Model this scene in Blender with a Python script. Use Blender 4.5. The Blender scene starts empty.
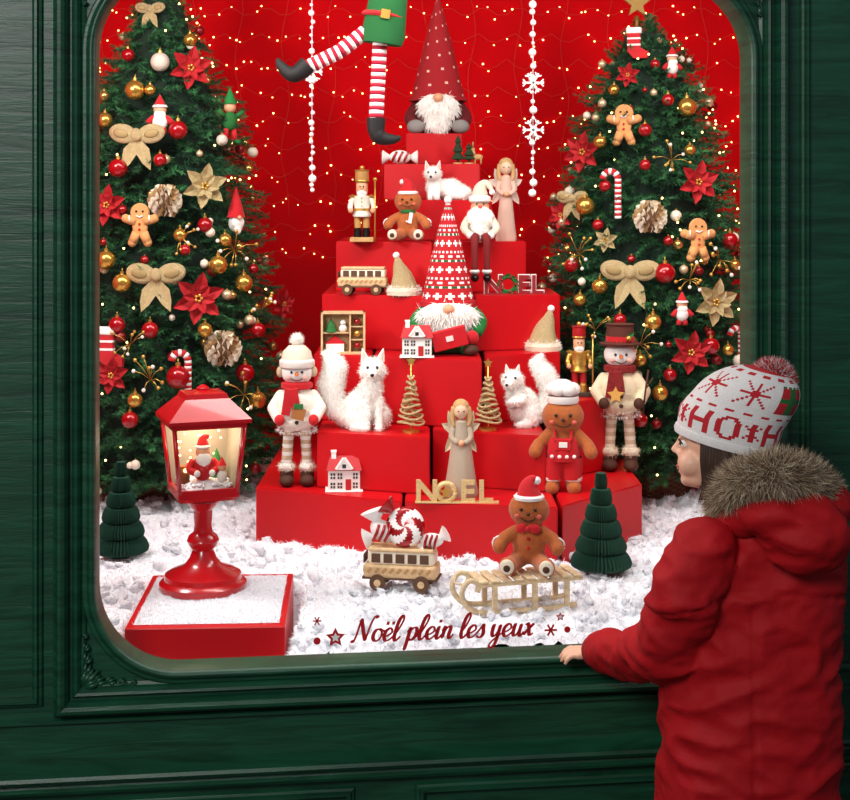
import bpy, math, random
import numpy as np
from mathutils import Vector, Matrix, Euler, noise
random.seed(7); rng=np.random.default_rng(7)
F=1400.; EYE=1.67; CY=-3.5; ALPHA=7.0
sc=bpy.context.scene
sc.view_settings.view_transform='Standard'
def W(px,d,lv): return Vector(((px-425)/F*d, d+CY, EYE+lv))
def WP(px,py,d): return Vector(((px-425)/F*d, d+CY, EYE-(py-200)/F*d))
def hexc(h):
    h=h.lstrip('#'); o=[]
    for i in (0,2,4):
        c=int(h[i:i+2],16)/255; o.append(c/12.92 if c<=.04045 else ((c+.055)/1.055)**2.4)
    return (*o,1)
MC={}
def M(h,rough=.5,metal=0,bump=0,bs=60,var=0,vs=20,emis=0,sheen=0,coat=0,stretch=None,name=None,spec=.5):
    key=(h,rough,metal,bump,bs,var,vs,emis,sheen,coat,stretch,spec)
    if key in MC: return MC[key]
    m=bpy.data.materials.new(name or 'mat_'+h.strip('#')); m.use_nodes=True
    nt=m.node_tree; N=nt.nodes; L=nt.links; p=N['Principled BSDF']
    c=hexc(h); p.inputs['Base Color'].default_value=c
    p.inputs['Roughness'].default_value=rough; p.inputs['Metallic'].default_value=metal
    p.inputs['Specular IOR Level'].default_value=spec
    p.inputs['Sheen Weight'].default_value=sheen; p.inputs['Coat Weight'].default_value=coat
    if emis:
        p.inputs['Emission Color'].default_value=c; p.inputs['Emission Strength'].default_value=emis
        m.cycles.emission_sampling='NONE'
    tc=N.new('ShaderNodeTexCoord'); mp=N.new('ShaderNodeMapping'); L.new(tc.outputs['Object'],mp.inputs[0])
    if stretch: mp.inputs['Scale'].default_value=stretch
    if var:
        n=N.new('ShaderNodeTexNoise'); n.inputs['Scale'].default_value=vs; n.inputs['Detail'].default_value=4
        L.new(mp.outputs[0],n.inputs['Vector'])
        r=N.new('ShaderNodeValToRGB'); e=r.color_ramp.elements
        e[0].position=.3; e[1].position=.7
        e[0].color=(*[x*(1-var) for x in c[:3]],1); e[1].color=(*[min(1,x*(1+var*.6)) for x in c[:3]],1)
        L.new(n.outputs[0],r.inputs[0]); L.new(r.outputs[0],p.inputs['Base Color'])
    if bump:
        n=N.new('ShaderNodeTexNoise'); n.inputs['Scale'].default_value=bs; n.inputs['Detail'].default_value=3
        L.new(mp.outputs[0],n.inputs['Vector'])
        b=N.new('ShaderNodeBump'); b.inputs['Strength'].default_value=bump; b.inputs['Distance'].default_value=.004
        L.new(n.outputs[0],b.inputs['Height']); L.new(b.outputs[0],p.inputs['Normal'])
    MC[key]=m; return m
def mat4(loc=(0,0,0),rot=(0,0,0),s=(1,1,1)):
    if isinstance(s,(int,float)): s=(s,)*3
    return np.array(Matrix.LocRotScale(Vector(loc),Euler([math.radians(a) for a in rot]),Vector(s)))
SPH={}
def usph(seg,ring):
    if (seg,ring) in SPH: return SPH[(seg,ring)]
    v=[(0,0,1)]; f=[]
    for i in range(1,ring):
        a=math.pi*i/ring
        for j in range(seg):
            t=2*math.pi*j/seg; v.append((math.sin(a)*math.cos(t),math.sin(a)*math.sin(t),math.cos(a)))
    v.append((0,0,-1)); n=len(v)-1
    for j in range(seg):
        k=(j+1)%seg
        f.append((0,1+j,1+k)); b=1+(ring-2)*seg; f.append((n,b+k,b+j))
        for i in range(ring-2):
            a=1+i*seg; f.append((a+j,a+seg+j,a+seg+k,a+k))
    SPH[(seg,ring)]=(np.array(v),f); return SPH[(seg,ring)]
class B:
    def __init__(s): s.v=[];s.f=[];s.m=[];s.s=[];s.mats=[];s.n=0
    def mi(s,m):
        if m not in s.mats: s.mats.append(m)
        return s.mats.index(m)
    def add(s,v,f,m,smooth=True,T=None):
        v=np.asarray(v,float)
        if T is not None: v=v@T[:3,:3].T+T[:3,3]
        n=s.n; s.v.append(v); s.n+=len(v)
        if isinstance(f,np.ndarray): f2=(f+n).tolist()
        else: f2=[tuple(a+n for a in q) for q in f]
        s.f+=f2; k=s.mi(m); s.m+=[k]*len(f2); s.s+=[smooth]*len(f2)
    def sph(s,c,r,m,rot=(0,0,0),seg=14,ring=9):
        if isinstance(r,(int,float)): r=(r,r,r)
        v,f=usph(seg,ring); s.add(v,f,m,True,mat4(c,rot,r))
    def box(s,c,d,m,rot=(0,0,0),bev=0):
        x,y,z=[a/2 for a in d]; bv=min(bev,x*.9,y*.9,z*.9)
        T=mat4(c,rot)
        if bv<=0:
            v=[(-x,-y,-z),(x,-y,-z),(x,y,-z),(-x,y,-z),(-x,-y,z),(x,-y,z),(x,y,z),(-x,y,z)]
            f=[(0,3,2,1),(4,5,6,7),(0,1,5,4),(1,2,6,5),(2,3,7,6),(3,0,4,7)]
            s.add(v,f,m,False,T); return
        import bmesh
        bm=bmesh.new(); bmesh.ops.create_cube(bm,size=2)
        for q in bm.verts: q.co=Vector((q.co.x*x,q.co.y*y,q.co.z*z))
        bmesh.ops.bevel(bm,geom=bm.edges[:],offset=bv,segments=2,affect='EDGES',profile=.5)
        bm.verts.index_update()
        s.add([tuple(q.co) for q in bm.verts],[tuple(w.index for w in g.verts) for g in bm.faces],m,False,T); bm.free()
    def lathe(s,prof,m,loc=(0,0,0),rot=(0,0,0),seg=20,sc=(1,1,1),pat=None,smooth=True,mod=None):
        T=mat4(loc,rot,sc); runs=[[prof[0]]]
        for i in range(1,len(prof)):
            runs[-1].append(prof[i])
            if pat is None and i<len(prof)-1:
                a=Vector((prof[i][0]-prof[i-1][0],prof[i][1]-prof[i-1][1])); b=Vector((prof[i+1][0]-prof[i][0],prof[i+1][1]-prof[i][1]))
                if a.length>1e-9 and b.length>1e-9 and a.angle(b)>.65: runs.append([prof[i]])
        for R in runs:
            v=[]
            for (r,z) in R:
                for j in range(seg):
                    t=2*math.pi*j/seg; k=mod(t,z) if mod else 1
                    v.append((r*k*math.cos(t),r*k*math.sin(t),z))
            fs=[];
            for i in range(len(R)-1):
                for j in range(seg):
                    k=(j+1)%seg; fs.append((i*seg+j,i*seg+k,(i+1)*seg+k,(i+1)*seg+j))
            s.add(v,fs,m,smooth,T)
            if pat:
                base=len(s.m)-len(fs)
                for q in range(len(fs)):
                    mm=pat(q//seg,q%seg)
                    if mm is not None: s.m[base+q]=s.mi(mm)
    def tube(s,pts,r,m,seg=8,smooth_n=0,cap=True):
        pts=[Vector(p) for p in pts]
        if isinstance(r,(int,float)): r=[r]*len(pts)
        if smooth_n and len(pts)>2:
            P=[];R=[]
            for i in range(len(pts)-1):
                p0=pts[max(i-1,0)];p1=pts[i];p2=pts[i+1];p3=pts[min(i+2,len(pts)-1)]
                for k in range(smooth_n):
                    t=k/smooth_n
                    P.append(.5*((2*p1)+(p2-p0)*t+(2*p0-5*p1+4*p2-p3)*t*t+(3*p1-p0-3*p2+p3)*t**3)); R.append(r[i]*(1-t)+r[i+1]*t)
            P.append(pts[-1]);R.append(r[-1]); pts,r=P,R
        v=[];f=[];up=None;n=len(pts)
        for i,p in enumerate(pts):
            t=(pts[min(i+1,n-1)]-pts[max(i-1,0)])
            if t.length<1e-9: t=Vector((0,0,1))
            t.normalize()
            if up is None: up=t.orthogonal().normalized()
            up=(up-t*up.dot(t))
            if up.length<1e-6: up=t.orthogonal()
            up.normalize(); w=t.cross(up)
            for j in range(seg):
                a=2*math.pi*j/seg; v.append(tuple(p+(up*math.cos(a)+w*math.sin(a))*r[i]))
        for i in range(n-1):
            for j in range(seg):
                k=(j+1)%seg; f.append((i*seg+j,i*seg+k,(i+1)*seg+k,(i+1)*seg+j))
        if cap: f.append(tuple(range(seg))[::-1]); f.append(tuple((n-1)*seg+j for j in range(seg)))
        s.add(v,f,m,True)
    def chain(s,pts,m=None,seg=12,ring=8):
        m=m or M('#ffffff')
        for a,b in zip(pts[:-1],pts[1:]):
            L=math.dist(a[:3],b[:3]); st=max(2,int(L/(min(a[3],b[3])*.35))+1)
            for k in range(st+1):
                t=k/st; q=[a[i]*(1-t)+b[i]*t for i in range(4)]
                s.sph(q[:3],q[3],m,seg=seg,ring=ring)
    def poly(s,pts,th,m,T=None):
        n=len(pts); v=[(x,-th/2,z) for x,z in pts]+[(x,th/2,z) for x,z in pts]
        c=[sum(p[0] for p in pts)/n,sum(p[1] for p in pts)/n]
        v+=[(c[0],-th/2,c[1]),(c[0],th/2,c[1])]
        f=[]
        for j in range(n):
            k=(j+1)%n; f+=[(j,k,2*n),(n+k,n+j,2*n+1),(j,n+j,n+k,k)]
        s.add(v,f,m,False,T)
    def leaf(s,L,w,m,T=None,cup=.15):
        v=[(0,0,0),(-w/2,-cup*w,L*.45),(0,cup*w*.6,L*.5),(w/2,-cup*w,L*.45),(-w*.33,-cup*w,L*.75),(w*.33,-cup*w,L*.75),(0,0,L)]
        s.add(v,[(0,2,1),(0,3,2),(1,2,4),(2,3,5),(4,2,6),(2,5,6)],m,False,T)
    def obj(s,name,loc=(0,0,0),rotz=0,scale=1,parent=None,rot=None):
        V=np.concatenate(s.v)*scale
        me=bpy.data.meshes.new(name); me.from_pydata(V.tolist(),[],s.f)
        for m in s.mats: me.materials.append(m)
        me.polygons.foreach_set('material_index',s.m); me.polygons.foreach_set('use_smooth',s.s); me.update()
        ob=bpy.data.objects.new(name,me); sc.collection.objects.link(ob)
        ob.location=loc; ob.rotation_euler=rot if rot else (0,0,math.radians(rotz))
        if parent:
            ob.parent=parent; ob.matrix_parent_inverse=Matrix.LocRotScale(parent.location,parent.rotation_euler,parent.scale).inverted()
        return ob
def remesh(b,vox,sm=3):
    ob=b.obj('tmp'); md=ob.modifiers.new('r','REMESH'); md.mode='VOXEL'; md.voxel_size=vox
    s=ob.modifiers.new('s','SMOOTH'); s.iterations=sm; s.factor=.5
    dg=bpy.context.evaluated_depsgraph_get(); ev=ob.evaluated_get(dg); me=ev.to_mesh()
    V=np.empty(len(me.vertices)*3); me.vertices.foreach_get('co',V); V=V.reshape(-1,3)
    Fs=[tuple(p.vertices) for p in me.polygons]
    ev.to_mesh_clear(); m=ob.data; bpy.data.objects.remove(ob); bpy.data.meshes.remove(m)
    return V,Fs
def tris(Fs):
    T=[]
    for q in Fs:
        T.append(q[:3])
        if len(q)==4: T.append((q[0],q[2],q[3]))
    return np.array(T)
def vnorm(V,Fs):
    T=tris(Fs); n=np.cross(V[T[:,1]]-V[T[:,0]],V[T[:,2]]-V[T[:,0]]); o=np.zeros_like(V)
    for k in range(3): np.add.at(o,T[:,k],n)
    return o/np.maximum(np.linalg.norm(o,axis=1,keepdims=True),1e-12)
def fur(b,V,Fs,n,L,w,mats,down=.3,jit=.5):
    T=tris(Fs); a,c,e=V[T[:,0]],V[T[:,1]],V[T[:,2]]; N=np.cross(c-a,e-a); ar=np.linalg.norm(N,axis=1)
    N=N/np.maximum(ar[:,None],1e-15)
    if not isinstance(mats,(list,tuple)): mats=[mats]
    for m in mats:
        k=n//len(mats); idx=rng.choice(len(T),k,p=ar/ar.sum()); u=rng.random((k,2)); fl=u.sum(1)>1; u[fl]=1-u[fl]
        P=a[idx]+(c-a)[idx]*u[:,:1]+(e-a)[idx]*u[:,1:]
        D=N[idx]+jit*rng.normal(size=(k,3)); D[:,2]-=down; D/=np.linalg.norm(D,axis=1,keepdims=True)
        S=np.cross(D,rng.normal(size=(k,3))); S/=np.linalg.norm(S,axis=1,keepdims=True)
        l=L*(.6+.6*rng.random((k,1))); v=np.stack([P-S*w-D*w,P+S*w-D*w,P+D*l],1).reshape(-1,3)
        b.add(v,np.arange(3*k).reshape(-1,3),m,False)
def text_arr(t,size=1,ext=.02,shear=0,off=0):
    cu=bpy.data.curves.new('t','FONT'); cu.body=t; cu.size=size; cu.extrude=ext; cu.shear=shear; cu.offset=off; cu.align_x='CENTER'; cu.resolution_u=4
    ob=bpy.data.objects.new('t',cu); sc.collection.objects.link(ob)
    dg=bpy.context.evaluated_depsgraph_get(); ev=ob.evaluated_get(dg); me=ev.to_mesh()
    V=np.array([tuple(v.co) for v in me.vertices]); Fs=[tuple(p.vertices) for p in me.polygons]
    ev.to_mesh_clear(); bpy.data.objects.remove(ob); bpy.data.curves.remove(cu)
    return np.stack([V[:,0],-V[:,2],V[:,1]],1),Fs
def put(b,name,px,d,lv,s=1,rotz=0): return b.obj(name,W(px,d,lv),rotz,s*d/F)

# ---------- materials
RED=M('#c40914',.40,var=.05,vs=3,name='red_lacquer',spec=.35); REDF=M('#c90f1b',.85,bump=.4,bs=500,sheen=.1,name='red_felt')
WHT=M('#f4f1ec',.8,bump=.3,bs=400); FURW=M('#fbf8f2',.9); GOLD=M('#e0b55a',.32,.8,bump=.2,bs=300); GLIT=M('#ead19c',.45,.5,bump=1,bs=900,var=.45,vs=500)
BLK=M('#0c0a0a',.3); WOOD=M('#c79a63',.6,var=.25,vs=40,stretch=(1,1,8)); WOODL=M('#dcb98a',.6,var=.2,vs=60)
BROWN=M('#b5602a',.9,bump=.5,bs=350,sheen=.2,var=.15,vs=90); DBRN=M('#4a2716',.8,bump=.3,bs=200); SKIN=M('#e3a67f',.5); PINK=M('#d6604f',.6)
GREEN=M('#1d6b2c',.8,bump=.4,bs=400); CREAM=M('#e9dcc3',.95,bump=.6,bs=300,sheen=.2); GREY=M('#8f8a86',.9,bump=.4,bs=300)
REDM=M('#a80d16',.22,.25,coat=.5); WARM=M('#ffcf7a',.5,emis=9); BEIGE=M('#cdb593',.9,bump=.6,bs=300)

# ---------- facade (rotated plane)
def wood_mat():
    m=bpy.data.materials.new('green_painted_wood'); m.use_nodes=True; nt=m.node_tree;N=nt.nodes;L=nt.links;p=N['Principled BSDF']
    tc=N.new('ShaderNodeTexCoord'); mp=N.new('ShaderNodeMapping'); mp.inputs['Scale'].default_value=(2.2,2.2,26); L.new(tc.outputs['Object'],mp.inputs[0])
    n1=N.new('ShaderNodeTexNoise'); n1.inputs['Scale'].default_value=1.6; n1.inputs['Detail'].default_value=8; n1.inputs['Roughness'].default_value=.62; n1.inputs['Distortion'].default_value=.9
    L.new(mp.outputs[0],n1.inputs['Vector'])
    r=N.new('ShaderNodeValToRGB'); e=r.color_ramp.elements; e[0].position=.36; e[1].position=.66
    e[0].color=hexc('#0a3522'); e[1].color=hexc('#175036'); L.new(n1.outputs[0],r.inputs[0]); L.new(r.outputs[0],p.inputs['Base Color'])
    b=N.new('ShaderNodeBump'); b.inputs['Strength'].default_value=.45; b.inputs['Distance'].default_value=.004; L.new(n1.outputs[0],b.inputs['Height']); L.new(b.outputs[0],p.inputs['Normal'])
    p.inputs['Roughness'].default_value=.40
    return m
GW=wood_mat()
U0,U1,Z0,Z1,RR=-.803,.837,.526,2.235,.2
def rring(o,n=14):
    pts=[];r=RR+o
    for cx,cz,a0 in ((U1-RR,Z0+RR,-90),(U1-RR,Z1-RR,0),(U0+RR,Z1-RR,90),(U0+RR,Z0+RR,180)):
        for k in range(n+1):
            a=math.radians(a0+90*k/n); pts.append((cx+r*math.cos(a),cz+r*math.sin(a)))
    return pts
def sweep(b,rings,hs,m,smooth=False):
    n=len(rings[0]); v=[];f=[]
    for R,h in zip(rings,hs): v+=[(x,-h,z) for x,z in R]
    for i in range(len(rings)-1):
        for j in range(n):
            k=(j+1)%n; f.append((i*n+j,i*n+k,(i+1)*n+k,(i+1)*n+j))
    b.add(v,f,m,smooth)
fb=B()
X0,X1,ZA,ZB=U0-.05,U1+.05,Z0-.05,Z1+.05
inner=rring(.02); outer=[]; n=14
cor=[((U1-RR,ZA),(X1,ZA),(X1,Z0+RR)),((X1,Z1-RR),(X1,ZB),(U1-RR,ZB)),((U0+RR,ZB),(X0,ZB),(X0,Z1-RR)),((X0,Z0+RR),(X0,ZA),(U0+RR,ZA))]
for a,c,e in cor:
    for k in range(n+1):
        t=k/n*2
        if t<=1: outer.append((a[0]+(c[0]-a[0])*t,a[1]+(c[1]-a[1])*t))
        else: outer.append((c[0]+(e[0]-c[0])*(t-1),c[1]+(e[1]-c[1])*(t-1)))
sweep(fb,[inner,outer],[0,0],GW)
def fbox(u0,u1,z0,z1): fb.box(((u0+u1)/2,.03,(z0+z1)/2),(u1-u0,.06,z1-z0),GW)
fbox(-2.6,X0,0,3.3); fbox(X1,2.6,0,3.3); fbox(X0,X1,0,ZA); fbox(X0,X1,ZB,3.3)
P1=[(0,-.06),(0,.02),(.004,.030),(.010,.034),(.016,.032),(.020,.022),(.026,.018),(.030,.020),(.034,.016),(.036,0)]
sweep(fb,[rring(o) for o,h in P1],[h for o,h in P1],GW,True)
def rect(x0,x1,z0,z1,o): return [(x1+o,z0-o),(x1+o,z1+o),(x0-o,z1+o),(x0-o,z0-o)]
def rmould(x0,x1,z0,z1,prof): sweep(fb,[rect(x0,x1,z0,z1,o) for o,h in prof],[h for o,h in prof],GW)
P2=[(-.012,0),(-.012,.008),(-.004,.012),(0,.02),(.006,.028),(.012,.03),(.017,.024),(.02,.016),(.024,.016),(.027,.03),(.034,.044),(.042,.05),(.05,.048),(.054,.036),(.058,.02),(.064,.014),(.066,0)]
rmould(X0+.012,X1-.012,ZA+.012,ZB-.012,P2)
P3=[(0,0),(0,.01),(.006,.018),(.012,.018),(.016,.010),(.022,.008),(.026,0)]
rmould(-1.75,-.955,.47,2.7,P3); rmould(1.0,1.8,.47,2.7,P3)
def hm(z,prof,x0=-2.6,x1=2.6):
    v=[];f=[]
    for x in (x0,x1): v+=[(x,-h,z+o) for o,h in prof]
    k=len(prof)
    for i in range(k-1): f.append((i,i+1,k+i+1,k+i))
    fb.add(v,f,GW,False)
hm(.235,[(-.006,0),(0,.02),(.006,.03),(.014,.034),(.02,.026),(.026,.024),(.034,.04),(.044,.048),(.052,.044),(.058,.03),(.064,.014),(.07,0)])
hm(.40,[(0,0),(.004,.012),(.012,.012),(.016,0)])
rmould(-2.2,-.2,-.3,.19,P3); rmould(.0,2.2,-.3,.19,P3)
def ornament(cx,cz,sx,sz):
    def L(pts,r): fb.tube([(cx+sx*x,-.006-h,cz+sz*z) for x,z,h in pts],r,GW,8,4)
    for s in (0,1):
        def q(x,z): return (z,x) if s else (x,z)
        for i in range(4):
            bx=.03+.03*i; sz_=1-.18*i
            for k in range(3):
                a=math.radians(20+28*k); r=.032*sz_
                L([(*q(bx,.003),0),(*q(bx+r*.55*math.cos(a),.003+r*.6*math.sin(a)),.008),(*q(bx+r*math.cos(a*.8),.003+r*math.sin(a*.8)*.9),.003)],[.003,.0065*sz_,.0012])
        L([(*q(0,0),0),(*q(.05,.003),.006),(*q(.1,.004),.006),(*q(.15,.004),0)],[.007,.005,.004,.001])
    for a in (15,30,45,60,75):
        r=.06 if a==45 else .05; L([(0.002,0.002,0),(r*.55*math.cos(math.radians(a)),r*.55*math.sin(math.radians(a)),.013),(r*math.cos(math.radians(a)),r*math.sin(math.radians(a)),.004)],[.004,.009,.001])
ornament(X0+.014,ZA+.014,1,1); ornament(X1-.014,ZA+.014,-1,1); ornament(X0+.014,ZB-.014,1,-1); ornament(X1-.014,ZB-.014,-1,-1)
facade=fb.obj('wall_front',(0,0,0),ALPHA)
# glass + lettering
gm=bpy.data.materials.new('window_glass'); gm.use_nodes=True; nt=gm.node_tree; nt.nodes.clear()
o=nt.nodes.new('ShaderNodeOutputMaterial'); mx=nt.nodes.new('ShaderNodeMixShader'); tr=nt.nodes.new('ShaderNodeBsdfTransparent'); gl=nt.nodes.new('ShaderNodeBsdfGlossy')
gl.inputs['Roughness'].default_value=.05; mx.inputs[0].default_value=.008
nt.links.new(tr.outputs[0],mx.inputs[1]); nt.links.new(gl.outputs[0],mx.inputs[2]); nt.links.new(mx.outputs[0],o.inputs[0])
g=B(); R=rring(.002); g.add([(x,.034,z) for x,z in R],[tuple(range(len(R)))],gm,False); win=g.obj('window_1',(0,0,0),ALPHA)
LT=M('#c2121c',.5); t=B()
# hand-lettered brush script
ci=lambda cx,cz,rx,rz,a0,a1,n=9:[(cx+rx*math.cos(math.radians(a0+(a1-a0)*i/n)),cz+rz*math.sin(math.radians(a0+(a1-a0)*i/n))) for i in range(n+1)]
SC={'N':(1.45,[[(-.15,.15),(0,0),(.12,.5),(.2,1.9)],[(.2,1.9),(.55,1.0),(.95,.05)],[(.95,.05),(1.05,1.2),(1.2,1.9),(1.4,2.05),(1.5,1.85)]]),
'o':(.92,[ci(.4,.5,.34,.48,80,440)+[(.7,.85),(.95,.8)]]),
'e':(.82,[[(-.05,.35),(.3,.4),(.62,.65),(.55,.93),(.35,1.0),(.1,.75),(.07,.35),(.25,.03),(.5,.05),(.82,.35)]]),
'l':(.6,[[(-.05,.3),(.25,.8),(.5,1.6),(.42,2.0),(.22,1.8),(.1,1.2),(.08,.4),(.2,.02),(.35,.03),(.6,.35)]]),
'p':(.92,[[(-.05,.6),(.1,1.0),(.1,.2),(.05,-.85)],[(.1,.5),(.3,.92),(.55,.98),(.7,.7),(.65,.25),(.4,.0),(.15,.12)],[(.6,.15),(.9,.35)]]),
'i':(.52,[[(-.05,.5),(.1,1.0),(.08,.3),(.18,.02),(.3,.05),(.52,.35)],[(.14,1.32),(.14,1.56)]]),
'n':(.95,[[(-.05,.6),(.1,1.0),(.08,.0)],[(.08,.4),(.3,.88),(.5,1.0),(.6,.8),(.58,.25),(.68,.02),(.8,.08),(.95,.35)]]),
's':(.62,[[(-.05,.3),(.2,.75),(.35,1.05),(.42,.75),(.52,.3),(.38,.02),(.12,.03),(.02,.18)],[(.4,.05),(.62,.3)]]),
'y':(.95,[[(-.05,.6),(.08,1.0),(.08,.35),(.25,.03),(.45,.2),(.62,.6)],[(.64,1.0),(.62,.1),(.55,-.6),(.3,-.9),(.1,-.7),(.3,-.3),(.95,.3)]]),
'u':(.98,[[(-.05,.6),(.08,1.0),(.08,.3),(.22,.02),(.42,.15),(.6,.6)],[(.62,1.0),(.6,.3),(.7,.02),(.8,.05),(.98,.35)]]),
'x':(.85,[[(0,.85),(.15,1.0),(.3,.75),(.45,.2),(.6,.02),(.8,.2)],[(.7,.98),(.35,.55),(.0,.05)]])}
SC['ë']=(SC['e'][0],SC['e'][1]+[[(.10,1.3),(.10,1.56)],[(.56,1.3),(.56,1.56)]])
def script(b,txt,u0,z0,sz,sh=.28,mat=LT):
    x=0
    for ch in txt:
        if ch==' ': x+=.55; continue
        adv,st=SC[ch]
        for pts in st:
            P=[]; n_=len(pts)
            if n_==2: P=[pts[0],pts[1]]
            else:
                for i in range(n_-1):
                    p0=pts[max(i-1,0)];p1=pts[i];p2=pts[i+1];p3=pts[min(i+2,n_-1)]
                    for k in range(6):
                        t_=k/6; P.append(tuple(.5*((2*p1[q])+(p2[q]-p0[q])*t_+(2*p0[q]-5*p1[q]+4*p2[q]-p3[q])*t_*t_+(3*p1[q]-p0[q]-3*p2[q]+p3[q])*t_**3) for q in (0,1)))
                P.append(pts[-1])
            v=[];f=[]; dot=n_==2
            for i,p in enumerate(P):
                a=P[max(i-1,0)]; c=P[min(i+1,len(P)-1)]; dx,dz=c[0]-a[0],c[1]-a[1]; l=math.hypot(dx,dz)+1e-9; dx/=l; dz/=l
                hw=.12 if dot and abs(pts[0][0]-pts[1][0])<.01 else (.07+.085*max(0,-dz)+.02*max(0,dz)); 
                if not dot and (i==0 or i==len(P)-1): hw=.035
                for s in (-1,1):
                    X=x+p[0]-s*dz*hw; Z=p[1]+s*dx*hw; v.append((u0+(X+Z*sh)*sz,.0308,z0+Z*sz))
            for i in range(len(P)-1): f.append((2*i,2*i+1,2*i+3,2*i+2))
            b.add(v,f,mat,False)
        x+=adv
    return x
script(t,'Noël plein les yeux',-.178,.562,.0308)
def star_pts(n,r1,r2,rot=90): return [((r1 if i%2==0 else r2)*math.cos(math.radians(rot+180*i/n)),(r1 if i%2==0 else r2)*math.sin(math.radians(rot+180*i/n))) for i in range(2*n)]
def deco(u,z,kind,r):
    T=mat4((u,.031,z))
    if kind=='star': t.poly(star_pts(5,r,r*.5),.0015,LT,T); t.poly(star_pts(5,r*.5,r*.25),.0015,WHT,mat4((u,.0305,z)))
    elif kind=='dot': t.poly(star_pts(8,r,r),.0015,LT,T)
    else:
        for a in (0,60,120): t.box((u,.031,z),(r*2,.0015,r*.3),LT,(0,a,0))
deco(-.222,.575,'star',.025); deco(-.268,.568,'dot',.009); deco(-.268,.618,'flake',.011)
deco(.327,.573,'flake',.016); deco(.352,.606,'star',.012); deco(.37,.573,'dot',.008)
tx=t.obj('window_lettering',(0,0,0),ALPHA)

# ---------- room shell
ta=math.tan(math.radians(ALPHA))
def slab(name,pts,z0,z1,m):
    b=B(); n=len(pts); v=[(x,y,z0) for x,y in pts]+[(x,y,z1) for x,y in pts]
    b.add(v,[tuple(range(n))[::-1],tuple(range(n,2*n))]+[(j,(j+1)%n,n+(j+1)%n,n+j) for j in range(n)],m,False); return b.obj(name)
XW=1.95; YB=2.75
foot=[(-XW,-XW*ta+.065),(XW,XW*ta+.065),(XW,YB),(-XW,YB)]
BACK=M('#d8040e',.8,var=.10,vs=1.4,spec=.05)
slab('floor',foot,.30,.36,M('#b9b4b0',.8,var=.1)); slab('ceiling',foot,2.95,3.0,M('#7a0a10',.8,var=.05))
b=B(); b.box((0,YB+.03,1.65),(2*XW+.1,.06,2.7),BACK); b.obj('wall_back')
for nm,s in (('wall_left',-1),('wall_right',1)):
    x=s*(XW+.03); y0=x*ta+.07; b=B(); b.box((x,(y0+YB)/2,1.65),(.06,YB-y0,2.7),BACK); b.obj(nm)
b=B(); b.box((0,-3.2,-.03),(9,8.4,.06),M('#3b3a3a',.85,var=.2,vs=6,bump=.3)); b.obj('ground')
# snow
def pit(x,y): return -.795<x<-.352 and y<.665
def snow_h(x,y):
    h=-1.145+.014*noise.noise(Vector((x*2.2,y*2.2,0)))
    edge=y-(x*ta+.06)
    if edge<.16: h-=.022*(1-edge/.16)
    if pit(x,y): h-=.15
    return EYE+h
SN=M('#eef0f5',.95,bump=.6,bs=220,name='snow',spec=.1); SN2=M('#f6f7fb',.95,spec=.05); b=B()
nx,ny=420,290; v=[];f=[]
for j in range(ny+1):
    for i in range(nx+1):
        x=-1.9+3.8*i/nx; ya=x*ta+.068; y=ya+(2.72-ya)*j/ny
        h=snow_h(x,y); p=Vector((x*10,y*10,0)); n1=noise.noise(p); n2=noise.noise(p*2.1+Vector((3,1,0))); n3=noise.noise(p*4.7); n4=noise.noise(p*9)
        h+=.026*(1-abs(n1)*1.6)+.017*(1-abs(n2)*1.6)-.018+.010*n3+.006*n4
        v.append((x,y,h))
v=np.array(v)
for j in range(ny):
    for i in range(nx):
        a=j*(nx+1)+i; f.append((a,a+1,a+nx+2,a+nx+1))
b.add(v,f,SN)
fur(b,v,f,130000,.015,.0017,SN2,-.15,1.1)
sv,sf=usph(9,6); lm=B()
for k in range(1500):
    x=random.uniform(-1.5,1.5); y=x*ta+.1+random.random()**1.2*2.4
    if -.81<x<-.335 and y<.70: continue
    r=random.uniform(.007,.018); q=sv*(1+.22*rng.normal(size=(len(sv),1)))
    lm.add(q,sf,SN,True,mat4((x,y,snow_h(x,y)+.022),(random.random()*360,random.random()*30,0),(r,r*random.uniform(.7,1.2),r*.6)))
LV=np.concatenate(lm.v); b.add(LV,lm.f,SN); fur(b,LV,lm.f,60000,.010,.0013,SN2,-.1,1.1)
b.obj('snow_ground')

# ---------- red display boxes
T1,T2,T2r,T3,T4,T5,T6,T7,T8=-.957,-.772,-.70,-.54,-.343,-.155,0.,.14,.263
def dbox(pl,dl,pr,dr,top,bot,back=5.85):
    import bmesh
    a=W(pl,dl,0);c=W(pr,dr,0); yb=back+CY; bm=bmesh.new()
    P=[(a.x,a.y),(c.x,c.y),(c.x,yb),(a.x,yb)]
    vs=[bm.verts.new((x,y,EYE+z)) for z in (bot+.001,top) for x,y in P]
    for q in ((3,2,1,0),(4,5,6,7),(0,1,5,4),(1,2,6,5),(2,3,7,6),(3,0,4,7)): bm.faces.new([vs[i] for i in q])
    bmesh.ops.bevel(bm,geom=bm.edges[:],offset=.004,segments=2,affect='EDGES'); bm.verts.index_update()
    b=B(); b.add([tuple(q.co) for q in bm.verts],[tuple(w.index for w in g.verts) for g in bm.faces],RED,False); bm.free()
    return b.obj('red_display_box')
FL=-1.30
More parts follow.
